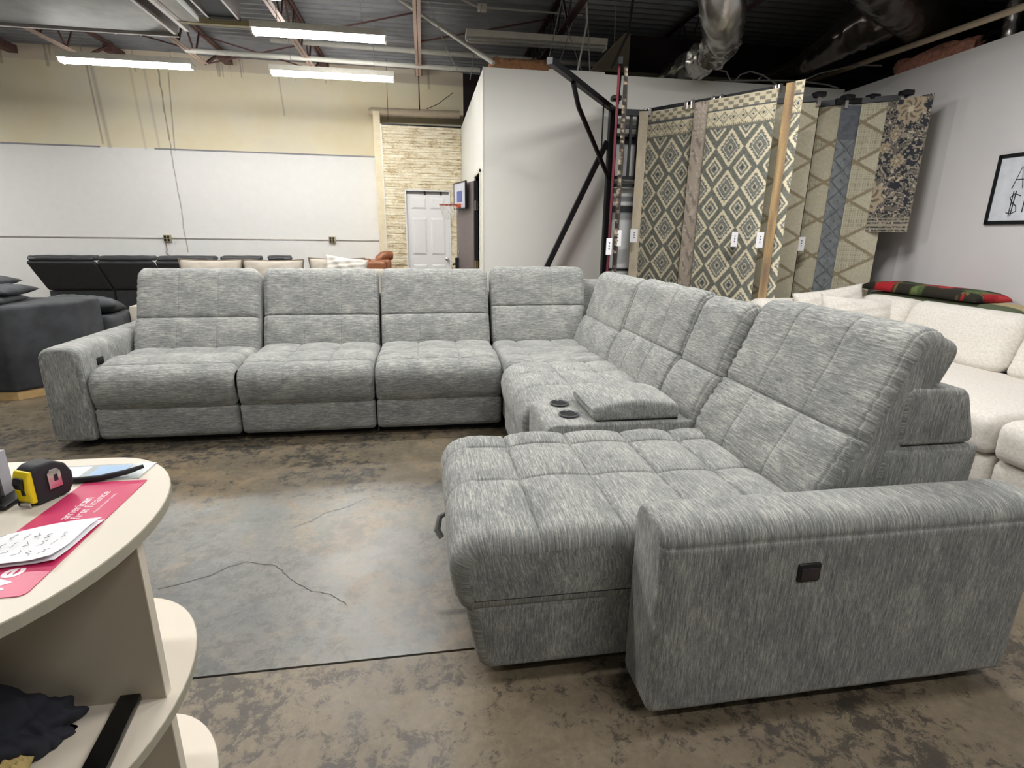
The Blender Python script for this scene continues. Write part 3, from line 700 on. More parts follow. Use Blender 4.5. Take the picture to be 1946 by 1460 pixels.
# brown leather chair
t = T('leather_chair', 'brown leather sofa with a rounded arm standing before the stone wall', 'sofa', (-.9, 8.8, 0))
MB().box(-1.30, -.80, 8.55, 8.78, .1, .985).build('backrest', M_leather, t, bevel=.05, seg=4)
MB().box(-.86, -.56, 8.45, 9.25, .1, .955).build('armrest', M_leather, t, bevel=.04, seg=4)
q = MB(); q.tube([(-.70, 8.58, .90), (-.67, 8.60, .98), (-.62, 8.62, 1.02), (-.55, 8.64, 1.035), (-.48, 8.66, 1.03)], [.05, .07, .075, .07, .06], 14); q.build('head_roll', M_leather, t, smooth=True)
MB().box(-.72, -.50, 8.50, 8.75, .2, .98).build('side_wing', M_leather, t, bevel=.05, seg=4)
MB().box(-1.3, -.6, 8.78, 9.3, .1, .45).build('seat', M_leather, t, bevel=.03)
MB().box(-1.25, -.6, 8.6, 9.2, 0, .1).build('base', M_black, t)

# ivory L-shaped sofa on the right
t = T('ivory_sofa', 'ivory textured fabric sofa with loose pillows along the right wall', 'sofa', (3.6, 3, 0))
mi = lambda X0: (lambda u, a, b: (X0 + a, u, b))
for (y0, y1) in ((.95, 2.235), (2.245, 3.45), (3.46, 4.3)):
    padded('seat_cushion', M_fabl, t, [(0, .275, .04), (-.01, .49, .08), (.3, .505, .3), (1.02, .50, .04), (1.02, .275, .03)], y0, y1, mi(2.94), re=.06, puff_u=0, puff_s=.004, ds=.03, wr=.001)
    padded('base_panel', M_fabl, t, [(.03, .05, .03), (.03, .27, .03), (1.0, .27, .02), (1.0, .05, .02)], y0, y1, mi(2.94), re=.04, puff_u=0, puff_s=0, ds=.05)
for (y0, y1) in ((1.05, 3.02), (3.02, 3.95), (3.95, 4.5)):
    padded('back_cushion', M_fabl, t, [(.92, .49, .06), (1.06, .90, .11), (1.34, .86, .11), (1.30, .49, .05)], y0, y1, mi(2.94), re=.09, puff_u=0, puff_s=.01, ds=.03, wr=.006)
MB().box(4.16, 4.36, .95, 5.1, .05, .78).build('rear_frame', M_fabl, t, bevel=.03)
MB().box(3.0, 4.3, 1.0, 4.9, 0, .06).build('base_frame', M_black, t)
# return wing
padded('back_cushion', M_fabl, t, [(4.55, .45, .06), (4.60, .83, .10), (4.86, .80, .10), (4.85, .45, .05)], 3.05, 4.15, lambda u, a, b: (u, a, b), re=.10, puff_u=0, puff_s=.01, ds=.03, wr=.006)
MB().box(2.98, 4.2, 4.72, 5.05, .05, .70).build('rear_frame', M_fabl, t, bevel=.03)
padded('seat_cushion', M_fabl, t, [(3.95, .275, .04), (3.95, .49, .06), (4.6, .50, .04), (4.6, .275, .03)], 2.98, 3.92, lambda u, a, b: (u, a, b), re=.05, puff_u=0, puff_s=.004, ds=.03)
G = 'ivory pillows on the ivory sofa'
for (c, w_, h_, th, rot, lb) in (((3.70, 4.48, .735), .62, .42, .20, (math.radians(-14), math.radians(-10), -.25), 'ivory pillow, taller rear one of the pair before the tan trellis rugs'),
                                 ((3.72, 4.18, .69), .60, .42, .20, (math.radians(-18), math.radians(3), -.35), 'ivory pillow, lower front one of the pair on the ivory sofa')):
    o = pillow('pillow', M_fabl, None, c, w_, h_, th, rot=rot, wr=.008); tag(o, lb, 'pillow', G)

# stack of folded rugs behind the ivory sofa
def vnoise(x, y, seed=0):
    rs = np.random.RandomState(seed); G_ = rs.rand(64, 64)
    xi = np.floor(x).astype(int); yi = np.floor(y).astype(int); fx = x - xi; fy = y - yi; fx = fx * fx * (3 - 2 * fx); fy = fy * fy * (3 - 2 * fy)
    g = lambda a, b: G_[a % 64, b % 64]
    return (g(xi, yi) * (1 - fx) + g(xi + 1, yi) * fx) * (1 - fy) + (g(xi, yi + 1) * (1 - fx) + g(xi + 1, yi + 1) * fx) * fy
L3 = lambda *c: np.array(srgb(*c)[:3])
def sel(c, m_, col): c[m_] = col
def rug(name, label, p0, p1, ztop, zbot, fn, group=None, step=.01, wave=.01, th=.008, parent=None, u0=0.0, back=None):
    """hanging rug from p0 to p1 (xy) ; fn(u,v)->rgb arrays with u metres across, v metres down"""
    p0 = np.array(p0, float); p1 = np.array(p1, float); W = np.linalg.norm(p1 - p0); H = ztop - zbot
    n = max(2, int(W / step)); k = int(H / step)
    U, V = np.meshgrid(np.linspace(0, W, n + 1), np.linspace(0, H, k + 1))
    d = (p1 - p0) / W; nn_ = np.array([d[1], -d[0]])
    if nn_[1] > 0: nn_ = -nn_
    off = wave * np.sin(U * 7 + p0[0] * 3) * (V / H) + wave * .4 * np.sin(U * 19 + V * 2)
    X = p0[0] + d[0] * U + nn_[0] * off; Y = p0[1] + d[1] * U + nn_[1] * off; Z = ztop - V
    vs = np.stack([X, Y, Z], -1).reshape(-1, 3)
    c = np.zeros(vs.shape); c = fn((U + u0).ravel(), V.ravel())
    base = len(vs); q = np.arange((k + 1) * (n + 1)).reshape(k + 1, n + 1)
    F = np.stack([q[:-1, :-1], q[1:, :-1], q[1:, 1:], q[:-1, 1:]], -1).reshape(-1, 4).tolist()
    bo = np.array([nn_[0], nn_[1], 0]) * -th
    rim = list(q[0, :]) + list(q[1:, -1]) + list(q[-1, -2::-1]) + list(q[-2:0:-1, 0]); r_ = len(rim)
    F += [(rim[i], rim[(i + 1) % r_], base + rim[(i + 1) % r_], base + rim[i]) for i in range(r_)]
    F += [tuple(base + k_ for k_ in f[::-1]) for f in F[:n * k]]
    vs = np.vstack([vs, vs + bo]); cols = np.vstack([c, np.tile(L3(176, 164, 138), (base, 1)) if back is None else back((U + 5).ravel(), V.ravel())])
    ctr = np.array([(p0[0] + p1[0]) / 2, (p0[1] + p1[1]) / 2, zbot])
    me = bpy.data.meshes.new(name); me.from_pydata((vs - ctr).tolist(), [], F)
    a = me.color_attributes.new('Col', 'FLOAT_COLOR', 'POINT'); a.data.foreach_set('color', np.hstack([cols, np.ones((len(cols), 1))]).ravel())
    me.materials.append(M_rug); me.shade_smooth(); me.set_sharp_from_angle(angle=.6)
    o = bpy.data.objects.new(name, me); C.objects.link(o); o.location = ctr
    tag(o, label, 'rug', group); return o
tri = lambda x: np.abs((x % 1) - .5) * 2
def geo(u, v):
    c = np.tile(L3(112, 114, 106), (len(u), 1)); nz = vnoise(u * 90, v * 90, 3)
    c *= (.72 + .56 * nz)[:, None]
    cream = L3(222, 211, 182); dk = L3(74, 78, 78)
    P, Q = .285, .37; vv = v - .27
    dx = ((u / P) % 1) - .5; dy = ((vv / Q) % 1) - .5
    ser = (np.floor(vv / .0135) % 2) * .08
    r1 = np.abs(dx) / .5 + np.abs(dy) / .5
    dx2 = ((u / P + .5) % 1) - .5; dy2 = ((vv / Q + .5) % 1) - .5
    r2 = np.abs(dx2) / .5 + np.abs(dy2) / .5
    body = vv > 0
    sel(c, body & (r1 > .76 - ser) & (r1 < .95), cream)
    sel(c, body & (r1 > .50) & (r1 < .57), L3(206, 202, 190))
    sel(c, body & (r1 < .42) & (r1 > .30), L3(128, 128, 120)); sel(c, body & (r1 < .24) & (r1 > .16), L3(196, 188, 168)); sel(c, body & (r1 < .08), dk)
    sel(c, body & (r2 < .62) & (r2 > .46) & (r1 > 1.02), cream); sel(c, body & (r2 < .30) & (r2 > .22), L3(205, 198, 180)); sel(c, body & (r2 < .10), dk)
    b1 = v < .10
    row = np.floor(v / .034); bu = ((u + row * .05) / .10) % 1
    sel(c, b1, L3(206, 196, 168)); sel(c, b1 & (bu > .12) & (bu < .62) & ((v / .034) % 1 > .25), L3(134, 130, 116))
    sel(c, (v > .10) & (v < .12), L3(90, 94, 96))
    b2 = (v >= .12) & (v < .25); sel(c, b2, L3(214, 203, 174))
    r = tri(u / .095) + np.abs((v - .18) / .052)
    sel(c, b2 & (r > .86) & (r < 1.08), L3(120, 120, 110)); sel(c, b2 & (r > .5) & (r < .64), L3(138, 134, 120)); sel(c, b2 & (r < .28), L3(74, 84, 96))
    sel(c, (v > .238) & (v < .27) & (((u / .02) % 1) > .5), L3(128, 124, 108))
    return c * (.93 + .14 * vnoise(u * 140, v * 140, 5))[:, None]
def pinkish(u, v):
    n1 = vnoise(u * 22, v * 12, 8); n2 = vnoise(u * 50, v * 40, 9); c = np.tile(L3(176, 164, 150), (len(u), 1))
    r = np.sin(v * 16) * .4 + np.abs(u - .09) * 12
    sel(c, (np.sin(v * 34 + np.abs(u - .1) * 70) > .55) & (n1 > .35), L3(142, 132, 122)); sel(c, n2 > .74, L3(196, 184, 172)); sel(c, (v < .3) & ((v / .05 % 1) > .5) & ((u / .04 % 1) > .4), L3(196, 182, 170))
    return c
def trellis(seed, tone=(182, 176, 155)):
    def f(u, v):
        c = np.tile(L3(*tone), (len(u), 1)); P = .37
        k = np.floor(v / (P / 2) + np.floor(u / .3)); h = vnoise(np.floor(v / (P / 2)) + 40, np.floor(u / .33) + 11, seed) > .48
        l1 = np.abs((((v + u * .60) / P) % 1) - .5) < .045; l2 = np.abs((((v - u * .60) / P + .1) % 1) - .5) < .045
        cell = ((np.floor((v + u * .60) / P - .5) + 2 * np.floor((v - u * .60) / P - .4)) % 3) == 0
        rib = cell & (((u / .022) % 1) > .5) & (((v / .022) % 1) > .35)
        sel(c, rib, L3(*[q - 34 for q in tone])); sel(c, l1 | l2, L3(140, 129, 106))
        return c * (.92 + .16 * vnoise(u * 60, v * 60, seed + 1))[:, None]
    return f
def herring(u, v):
    c = np.tile(L3(122, 127, 130), (len(u), 1)); P = .12
    a = ((u + v) / .10) % 1; b = ((u - v) / .10) % 1; k = (np.floor(u / .1) + np.floor(v / .1)) % 2 == 0
    sel(c, np.where(k, a < .14, b < .14), L3(88, 93, 98)); sel(c, v < .32, L3(98, 102, 110))
    return c * (.8 + .4 * vnoise(u * 40, v * 40, 4))[:, None]
def floral(u, v):
    c = np.tile(L3(50, 52, 60), (len(u), 1)); n1 = vnoise(u * 38 + 3 * vnoise(u * 9, v * 9, 21), v * 38, 12); n2 = vnoise(u * 64, v * 64, 13)
    sel(c, np.abs(n1 - .5) < .07, L3(150, 142, 128)); sel(c, (n1 > .68), L3(112, 106, 98)); sel(c, n2 > .80, L3(188, 176, 156))
    for (cx, cy_, r0) in ((.14, .88, .15), (.40, .10, .12), (.22, .42, .05), (.36, .55, .06), (.14, .60, .045), (.30, .30, .05)):
        d = np.hypot(u - cx, v - cy_); an = np.arctan2(v - cy_, u - cx); e = r0 * (1 + .14 * np.sin(an * 8))
        sel(c, d < e, L3(168, 154, 132)); sel(c, (d < e * .72) & (np.sin(an * 8 + d * 60) > .2), L3(112, 100, 84)); sel(c, d < e * .25, L3(196, 184, 160))
    sel(c, (v > 1.08) & (((v / .035) % 1) > .5), L3(158, 150, 134))
    return c
def darkpat(u, v):
    c = np.tile(L3(38, 34, 32), (len(u), 1)); n1 = vnoise(u * 70, v * 48, 31); sel(c, n1 > .60, L3(112, 98, 82)); sel(c, n1 > .82, L3(160, 148, 126)); return c
def redback(u, v): return np.tile(L3(92, 34, 42), (len(u), 1)) * (.85 + .3 * vnoise(u * 10, v * 3, 2))[:, None]
def creamb(u, v): return np.tile(L3(196, 184, 162), (len(u), 1)) * (.85 + .3 * vnoise(u * 30, v * 8, 2))[:, None]
def cloudb(u, v):
    n = vnoise(u * 30, v * 5, 6)[:, None]; return L3(190, 160, 110) * n + L3(120, 100, 84) * (1 - n)
def stripes(u, v):
    c = np.tile(L3(206, 207, 208), (len(u), 1))
    for (a, b, q) in ((0, .10, (40, 40, 44)), (.62, .70, (120, 122, 124)), (.72, .82, (50, 52, 56)), (1.42, 1.47, (30, 30, 34)), (1.54, 1.66, (150, 152, 154)), (1.66, 1.72, (96, 98, 100)), (.82, .9, (150, 152, 154))):
        sel(c, (v > a) & (v < b), L3(*q))
    return c
def redflower(u, v):
    c = np.tile(L3(38, 36, 26), (len(u), 1)); n1 = vnoise(u * 7, v * 7, 41); n2 = vnoise(u * 7 + 9, v * 8 + 4, 43); n3 = vnoise(u * 40, v * 40, 44)
    sel(c, n1 > .52, L3(66, 84, 46)); sel(c, (n1 > .60) & (n3 > .4), L3(96, 110, 66)); sel(c, n2 > .56, L3(168, 30, 40)); sel(c, n2 > .72, L3(200, 60, 66)); sel(c, (n2 > .48) & (n2 < .53), L3(120, 96, 60))
    return c
A = np.array((2.405, 6.14)); B = np.array((3.20, 4.925)); ZT = 2.66
lerp = lambda t: tuple(A + (B - A) * t)
offn = lambda p, d: (p[0] - d * .84, p[1] - d * .55)
G = 'hanging display rugs on the swing rack'
rug('rug', 'grey and cream diamond patterned rug, nearest the black post', lerp(.0), lerp(.50), ZT, .25, geo, G, step=.0085, u0=.05)
rug('rug', 'pale taupe faded rug strip between two diamond patterned rugs', offn(lerp(.43), .03), offn(lerp(.60), .03), ZT + .01, .25, pinkish, G, step=.012)
rug('rug', 'grey and cream diamond patterned rug, larger one nearest the camera', offn(lerp(.545), .05), offn(lerp(1.0), .05), ZT + .005, .25, geo, G, step=.0075, u0=.16)
rug('rug', 'tan rug with mottled edge hanging right of the large diamond rug', (3.165, 4.80), (3.205, 4.735), ZT + .02, .25, cloudb, G, step=.012, wave=.002)
rug('rug', 'thin patterned rug edge left of the plain tan trellis rug', (3.22, 4.76), (3.262, 4.69), ZT + .03, .25, geo, G, step=.008, wave=.002)
rug('rug', 'cream backed rug seen edge-on left of the first diamond rug', (2.32, 6.05), (2.41, 6.02), ZT, .25, creamb, G, step=.02, wave=.002)
rug('rug', 'tan trellis rug, first right of the large diamond rug', (3.30, 5.60), (3.855, 5.27), ZT, .3, trellis(3), G, step=.009)
rug('rug', 'narrow dark fringed rug edge between two tan trellis rugs', (3.86, 5.42), (3.93, 5.36), ZT - .02, .3, darkpat, G, step=.012, wave=.004)
rug('rug', 'tan trellis rug, narrow middle one of three', (3.88, 5.62), (4.20, 5.31), ZT, .3, trellis(7), G, step=.009)
rug('rug', 'slate herringbone rug between two tan trellis rugs', (4.14, 5.32), (4.42, 5.25), ZT - .01, .3, herring, G, step=.01)
rug('rug', 'tan trellis rug, widest one beside the dark floral rug', (4.31, 5.26), (4.585, 5.06), ZT, .3, trellis(12, (186, 181, 160)), G, step=.009)
rug('rug', 'short dark floral rug hanging against the right wall', (4.44, 5.30), (4.60, 4.75), ZT, 1.45, floral, G, step=.008)
rug('rug', 'dark red backed rug hung edge-on beside the black post', (1.615, 4.70), (2.06, 5.98), 2.71, .3, redback, G, step=.02, wave=.001, th=.02, back=redback)
rug('rug', 'dark floral rug hung edge-on right of the red backed rug', (1.672, 4.68), (2.15, 5.98), 2.70, .3, darkpat, G, step=.009, wave=.001, th=.03, back=darkpat)
rug('rug', 'grey white and black striped rug behind the black rack post', (2.13, 6.22), (2.40, 6.20), 2.44, .3, stripes, G, step=.02, wave=0)
# folded rugs behind the ivory sofa
def flatrug(label, x0, x1, y0, y1, z0, z1, fn, seed):
    n, k = 30, 60; U, V = np.meshgrid(np.linspace(0, 1, n + 1), np.linspace(0, 1, k + 1))
    X = x0 + (x1 - x0) * U; Y = y0 + (y1 - y0) * V
    H_ = z0 + (z1 - z0) * (np.maximum(0, 1 - (2 * U - 1) ** 6) * np.maximum(0, 1 - (2 * V - 1) ** 6)) ** .4 * (1 - .12 * vnoise(U * 4, V * 5, seed))
    vs = np.stack([X, Y, H_], -1).reshape(-1, 3); q = np.arange((k + 1) * (n + 1)).reshape(k + 1, n + 1)
    F = np.stack([q[:-1, :-1], q[:-1, 1:], q[1:, 1:], q[1:, :-1]], -1).reshape(-1, 4).tolist()
    rim = list(q[0, :]) + list(q[1:, -1]) + list(q[-1, -2::-1]) + list(q[-2:0:-1, 0]); F.append(tuple(rim[::-1]))
    c = fn((U * (x1 - x0)).ravel() + seed, (V * (y1 - y0)).ravel())
    me = bpy.data.meshes.new('rug'); ctr = np.array([(x0 + x1) / 2, (y0 + y1) / 2, z0]); me.from_pydata((vs - ctr).tolist(), [], F)
    a = me.color_attributes.new('Col', 'FLOAT_COLOR', 'POINT'); a.data.foreach_set('color', np.hstack([c, np.ones((len(c), 1))]).ravel())
    me.materials.append(M_rug); me.shade_smooth(); o = bpy.data.objects.new('rug', me); C.objects.link(o); o.location = ctr
    return tag(o, label, 'rug', 'folded rugs piled behind the ivory sofa')
greyrug = lambda u, v: np.tile(L3(170, 164, 152), (len(u), 1)) * (.8 + .3 * vnoise(u * 30, v * 30, 5))[:, None]
def greycream(u, v):
    c = np.tile(L3(84, 92, 70), (len(u), 1)); sel(c, (u - np.floor(u)) > .12, L3(176, 160, 122)); return c
def terra(u, v):
    c = greyrug(u, v); sel(c, vnoise(u * 14, v * 14, 9) > .62, L3(178, 112, 84)); return c
flatrug('grey folded rug with rusty pattern, lowest of the pile by the right wall', 4.38, 4.775, 1.6, 5.1, .0, .83, terra, 2)
flatrug('olive bordered cream folded rug under the red floral one', 4.42, 4.78, 3.45, 4.9, .83, .895, greycream, 4)
flatrug('red and green floral folded rug, topmost of the pile by the right wall', 4.40, 4.78, 3.75, 4.98, .895, .985, redflower, 1)

# rack : black steel display frame
t = T('rug_rack', 'black steel swing-arm rug rack standing against the white partition', 'rack', (2.05, 6.1, 0))
MB().box(2.005, 2.085, 6.06, 6.14, 0, 2.69).build('post', M_black, t, bevel=.004)
MB().beam((2.05, 6.10, 2.67), (1.02, 4.66, 2.70), .05, .05).build('swing_arm', M_black, t)
MB().tube([(1.33, 5.09, 2.66), (1.36, 5.13, 2.60), (1.42, 5.22, 2.5), (2.03, 6.08, 1.98)], .022, 10).build('arm_brace', M_black, t, smooth=True)
MB().cyl((1.84, 5.80, 2.66), (1.84, 5.80, 2.26), .008, 8).build('tie_rod', M_black, t)
MB().beam((2.0, 6.12, 2.36), (.90, 6.16, .0), .055, .055).build('foot_strut', M_black, t)
MB().box(2.05, 2.46, 6.06, 6.12, 2.62, 2.68).build('top_rail', M_black, t)
MB().beam((2.40, 6.17, 2.685), (3.21, 4.94, 2.685), .03, .03).build('hanging_bar', M_black, t)
MB().box(2.10, 2.44, 6.14, 6.215, 2.42, 2.45).build('cross_rail', M_black, t)
for z in (1.98, 1.90, 2.5): MB().box(2.08, 2.44, 6.10, 6.14, z, z + .035).build('cross_rail', M_black, t)
MB().box(2.24, 2.265, 6.09, 6.12, 2.0, 2.64).build('pivot_rod', M_black, t)
MB().box(2.32, 2.34, 6.09, 6.12, 2.0, 2.64).build('pivot_rod', M_black, t)
for (a, b) in (((3.30, 5.60), (3.855, 5.27)), ((3.88, 5.62), (4.20, 5.31)), ((4.08, 5.34), (4.42, 5.24)), ((4.25, 5.32), (4.60, 5.04)), ((1.60, 4.66), (2.06, 6.02))):
    z = 2.69 if a[0] > 2 else 2.735
    MB().beam((*a, z), (*b, z), .035, .05).build('hanging_bar', M_black, t)
    MB().box(b[0] - .07, b[0] + .03, b[1] - .05, b[1] + .05, z + .005, z + .055).build('bar_end', M_black, t, bevel=.015)
MB().box(3.28, 4.65, 5.70, 5.76, 2.66, 2.72).build('top_rail', M_black, t)
MB().box(4.55, 4.62, 5.70, 5.77, 0, 2.7).build('post', M_black, t)
k = 0
for q_ in (.02, .06, .36, .41, .56, .62, .97, 1.0):
    p = lerp(q_); MB().box(p[0] - .035, p[0] - .005, p[1] - .03, p[1] - .004, 2.625, 2.70).build('clip', M_chrome, t)
for (x, y) in ((3.83, 5.27), (4.17, 5.32), (4.55, 5.07)): MB().box(x - .02, x + .015, y - .03, y - .008, 2.62, 2.70).build('clip', M_chrome, t)
# price tags
G = 'white price tags pinned to the rugs'
for (x, y, z, lb, w_) in ((2.985, 5.07, 1.36, 'left tag of the pair on the large diamond rug', .045), (3.08, 4.80, 1.36, 'right tag of the pair on the large diamond rug', .05), (1.60, 4.72, 1.29, 'tag on the red backed rug edge', .035),
                      (1.70, 4.80, 1.36, 'tag on the dark floral edge-on rug', .05), (2.30, 5.95, 1.38, 'tag at the left edge of the first diamond rug', .06), (3.90, 5.33, 1.32, 'tag on the narrow middle trellis rug', .055)):
    t2 = T('price_tag', 'white card ' + lb, 'tag', (x, y, z), G)
    w_ *= .72; MB().box(x - w_, x + w_, y - .043, y - .040, z - .07, z + .07).build('card', M_paper, t2)
    q = MB()
    for i in range(3): q.box(x - .004, x + .008, y - .0442, y - .043, z + .025 - .025 * i, z + .036 - .025 * i)
    q.build('handwriting', M_ink, t2)

# whiteboard on right wall
xb = lambda y: bx(y) - .012
t = T('whiteboard', 'black framed whiteboard with handwritten letters on the right wall', 'whiteboard', (bx(3.8), 3.8, 1.5))
ly = lambda y, d: bx(y) - d
def wq(m_, y0, y1, z0, z1, d0, d1): return m_.prism([(ly(y0, d1), y0), (ly(y0, d0), y0), (ly(y1, d0), y1), (ly(y1, d1), y1)], z0, z1)
wq(MB(), 3.3, 4.20, 1.54, 2.06, .002, .015).build('board', plain('whiteboard_film', srgb(216, 220, 228), .3), t)
for a in ((3.28, 4.23, 1.515, 1.545), (3.28, 4.23, 2.05, 2.08), (4.20, 4.23, 1.515, 2.08), (3.28, 3.31, 1.515, 2.08)):
    wq(MB(), *a, .0, .022).build('frame_rail', M_black, t)
def stroke(pts): return MB().tube([(ly(y, .017), y, z) for y, z in pts], .0035, 5)
for pts in ([(4.06, 1.80), (4.01, 1.97), (3.97, 1.80)], [(4.04, 1.87), (3.98, 1.87)],
            [(3.97, 1.74), (4.02, 1.76), (4.055, 1.73), (4.03, 1.69), (3.99, 1.66), (3.98, 1.62), (4.02, 1.60), (4.06, 1.61)], [(4.035, 1.78), (4.035, 1.58)], [(4.015, 1.78), (4.02, 1.58)], [(3.93, 1.76), (3.93, 1.61)]):
    stroke(pts).build('marker_stroke', M_blackp, t)

# ================================================================== OVERHEAD
def joist(x, y0, y1, lb, mat=M_joist, zb=3.60, dark=False):
    t = T('steel_joist', lb, 'joist', (x, (y0 + y1) / 2, zb), 'open web steel joists under the deck')
    for s_ in (-.022, .022):
        MB().box(x + s_ - .018, x + s_ + .018, y0, y1 - .8, zb - .006, zb + .006).build('bottom_chord', M_joistw if not dark else mat, t)
        MB().box(x + s_ - .016, x + s_ + .016, y0, y1, 3.955, 3.99).build('top_chord', mat, t)
    MB().box(x - .06, x + .06, y1 - .12, y1 + .25, 3.86, 3.96).build('bearing_seat', mat, t)
    MB().beam((x, y1 - .81, zb), (x, y1 - .05, 3.95), .03, .03).build('end_web', mat, t)
    y = y0; k = 0
    while y < y1 - .95:
        MB().beam((x, y, zb if k % 2 == 0 else 3.96), (x, y + .26, 3.96 if k % 2 == 0 else zb), .018, .018).build('web_bar', mat, t)
        y += .26; k += 1
for x, lb in ((-5.9, 'open web steel joist, leftmost one above the back wall corner'), (-4.45, 'open web steel joist crossing over the leftmost lit strip light'), (-2.92, 'open web steel joist between the leftmost and middle lit strip lights'),
              (-1.47, 'open web steel joist over the two right-hand lit strip lights'), (0.0, 'dark red open web joist seen end-on above the stone wall')):
    joist(x, 5.0, 9.80, lb)
joist(1.62, 5.0, 10.1, 'dark open web joist above the white partition top', plain('dark_oxide', srgb(58, 38, 42), .6), dark=True)
joist(3.3, 5.0, 10.1, 'dark open web joist in the black roof above the hanging rugs', plain('dark_oxide', srgb(58, 38, 42), .6), dark=True)
def fixture(x0, x1, y, z, lb, lit=True, rods=True):
    t = T('strip_light', lb, 'light', ((x0 + x1) / 2, y, z), 'ceiling strip lights')
    MB().prism([(x0, y - .085), (x1, y - .085), (x1, y + .085), (x0, y + .085)], z + .021, z + .085).build('housing', M_whitefix, t, bevel=.004)
    for s_ in (-.045, .045):
        MB().cyl((x0 + .02, y + s_, z), (x1 - .02, y + s_, z), .017, 12).build('tube', M_tube if lit else M_tubeoff, t, smooth=True)
    for x in (x0, x1 - .02): MB().box(x, x + .02, y - .065, y + .065, z - .022, z + .035).build('end_cap', M_whitefix, t)
    if rods:
        for x in (x0 + .25, x1 - .25): MB().cyl((x, y, z + .085), (x, y, 3.99), .003, 5).build('hanger_wire', M_wire, t)
labs = ['lit strip light, leftmost one in front of the stained cream wall', 'lit strip light, the lower right one above the beige stone wall', 'lit strip light, nearest and highest one beside the duct']
for (x0, x1, y, z, k), lb in zip(FIX_SEEN, labs): fixture(x0, x1, y, z, lb)
fixture(.53, 2.14, 6.8, 3.45, 'unlit strip light hanging above the white partition', lit=False)
fixture(-3.6, -3.3, 8.0, 3.66, 'short unlit lamp strip behind the big duct', lit=False)
tag(MB().box(-2.30, -1.66, 6.57, 6.63, 3.37, 3.42).build('lamp_channel', M_yelfix), 'aged yellowish metal channel left of the nearest strip light', 'channel')
tag(MB().tube([(-2.95, 8.40, 3.60), (.86, 8.53, 3.603)], .032, 12).build('pipe', M_pipe, smooth=True), 'white ceiling pipe, lower of the two above the strip lights', 'pipe', 'white ceiling pipes')
t = T('pipe', 'white ceiling pipe, upper longer one running over the partition', 'pipe', (1.9, 8.5, 3.79), 'white ceiling pipes')
MB().tube([(-1.9, 8.43, 3.79), (5.6, 8.72, 3.78)], .034, 12).build('pipe_run', M_pipe, t, smooth=True)
for x in (-.05, 2.9, 4.25): MB().tube([(x - .05, 8.5 + .0372 * x, 3.788), (x + .05, 8.5 + .0372 * x, 3.788)], .042, 12).build('coupling', M_pipe, t, smooth=True)
tag(MB().tube([(-.19, 7.28, 3.96), (.78, 6.30, 3.10)], .022, 8).build('strut', M_pipe, smooth=True), 'pale diagonal strut from the deck down to the partition corner', 'strut')
tag(MB().tube([(-.14, 7.35, 3.96), (.84, 6.37, 3.12)], .010, 8).build('strut', M_joistw, smooth=True), 'thin metal angle beside the pale diagonal strut', 'strut')
t = T('conduit', 'white cable conduit with a junction box under the dark deck', 'conduit', (.75, 7.1, 3.9))
MB().tube([(-.2, 6.7, 3.96), (.05, 6.94, 3.95), (.40, 7.0, 3.95), (.55, 7.05, 3.91), (.70, 7.16, 3.90), (1.95, 7.16, 3.90)], .012, 8).build('cable', M_pipe, t, smooth=True)
MB().box(.70, .80, 7.12, 7.20, 3.86, 3.93).build('junction_box', M_whitefix, t, bevel=.006)
# hanging rods and wires
G = 'thin rods and wires hanging from the deck'
for pts, r, mt, lb in (
        ([(1.74, 6.36, 3.98), (1.80, 6.40, 3.58), (1.70, 6.36, 3.07)], .010, M_pipe, 'bright white drop cable reaching down to the partition top'),
        ([(1.77, 6.42, 3.98), (1.857, 6.40, 3.07)], .007, M_wire, 'grey drop wire just right of the bright white cable'),
        ([(1.56, 6.40, 3.98), (1.36, 6.40, 3.07)], .006, M_wire, 'slanted thin wire above the insulation on the partition'),
        ([(1.80, 6.58, 3.98), (1.55, 6.60, 3.2)], .005, M_wire, 'second slanted wire behind the bright drop cable'),
        ([(1.52, 6.62, 3.98), (1.66, 6.6, 3.5), (1.80, 6.5, 3.1)], .005, M_wire, 'crossing wire behind the bright drop cable'),
        ([(2.232, 6.8, 3.98), (2.248, 6.8, 3.50)], .006, M_wire, 'looped wire left of the beige bulkhead'),
        ([(2.10, 5.75, 3.98), (2.085, 5.9, 3.33), (2.03, 6.2, 3.10)], .014, M_dark, 'dark conduit dropping beside the beige bulkhead'),
        ([(.02, 6.5, 3.98), (.283, 6.5, 3.3), (.42, 6.5, 3.05)], .004, M_wire, 'thin slanted wire left of the partition corner'),
        ([(.735, 7.0, 3.9), (.59, 7.0, 3.1)], .005, M_wire, 'thin rod hanging below the junction box'),
        ([(0.0, 9.0, 3.6), (0.0, 9.88, 3.34), (0.0, 9.92, 3.2)], .008, M_black, 'dark hanger rod down to the beige wall pipe'),
        ([(-.49, 9.6, 3.95), (-.50, 9.6, 3.1)], .004, M_dark, 'fine dark wire on the wall left of the stone section'),
        ([(-1.62, 7.6, 3.97), (-1.70, 8.42, 3.8)], .010, M_galv, 'galvanised strap holding the lower white pipe'),
        ([(.55, 9.9, 3.6), (.3, 9.9, 3.42), (.12, 9.9, 3.34)], .006, M_dark, 'curved dark cable above the beige wall pipe')):
    tag(MB().tube(pts, r, 6).build('hanging_wire', mt, smooth=True), lb, 'wire', G)
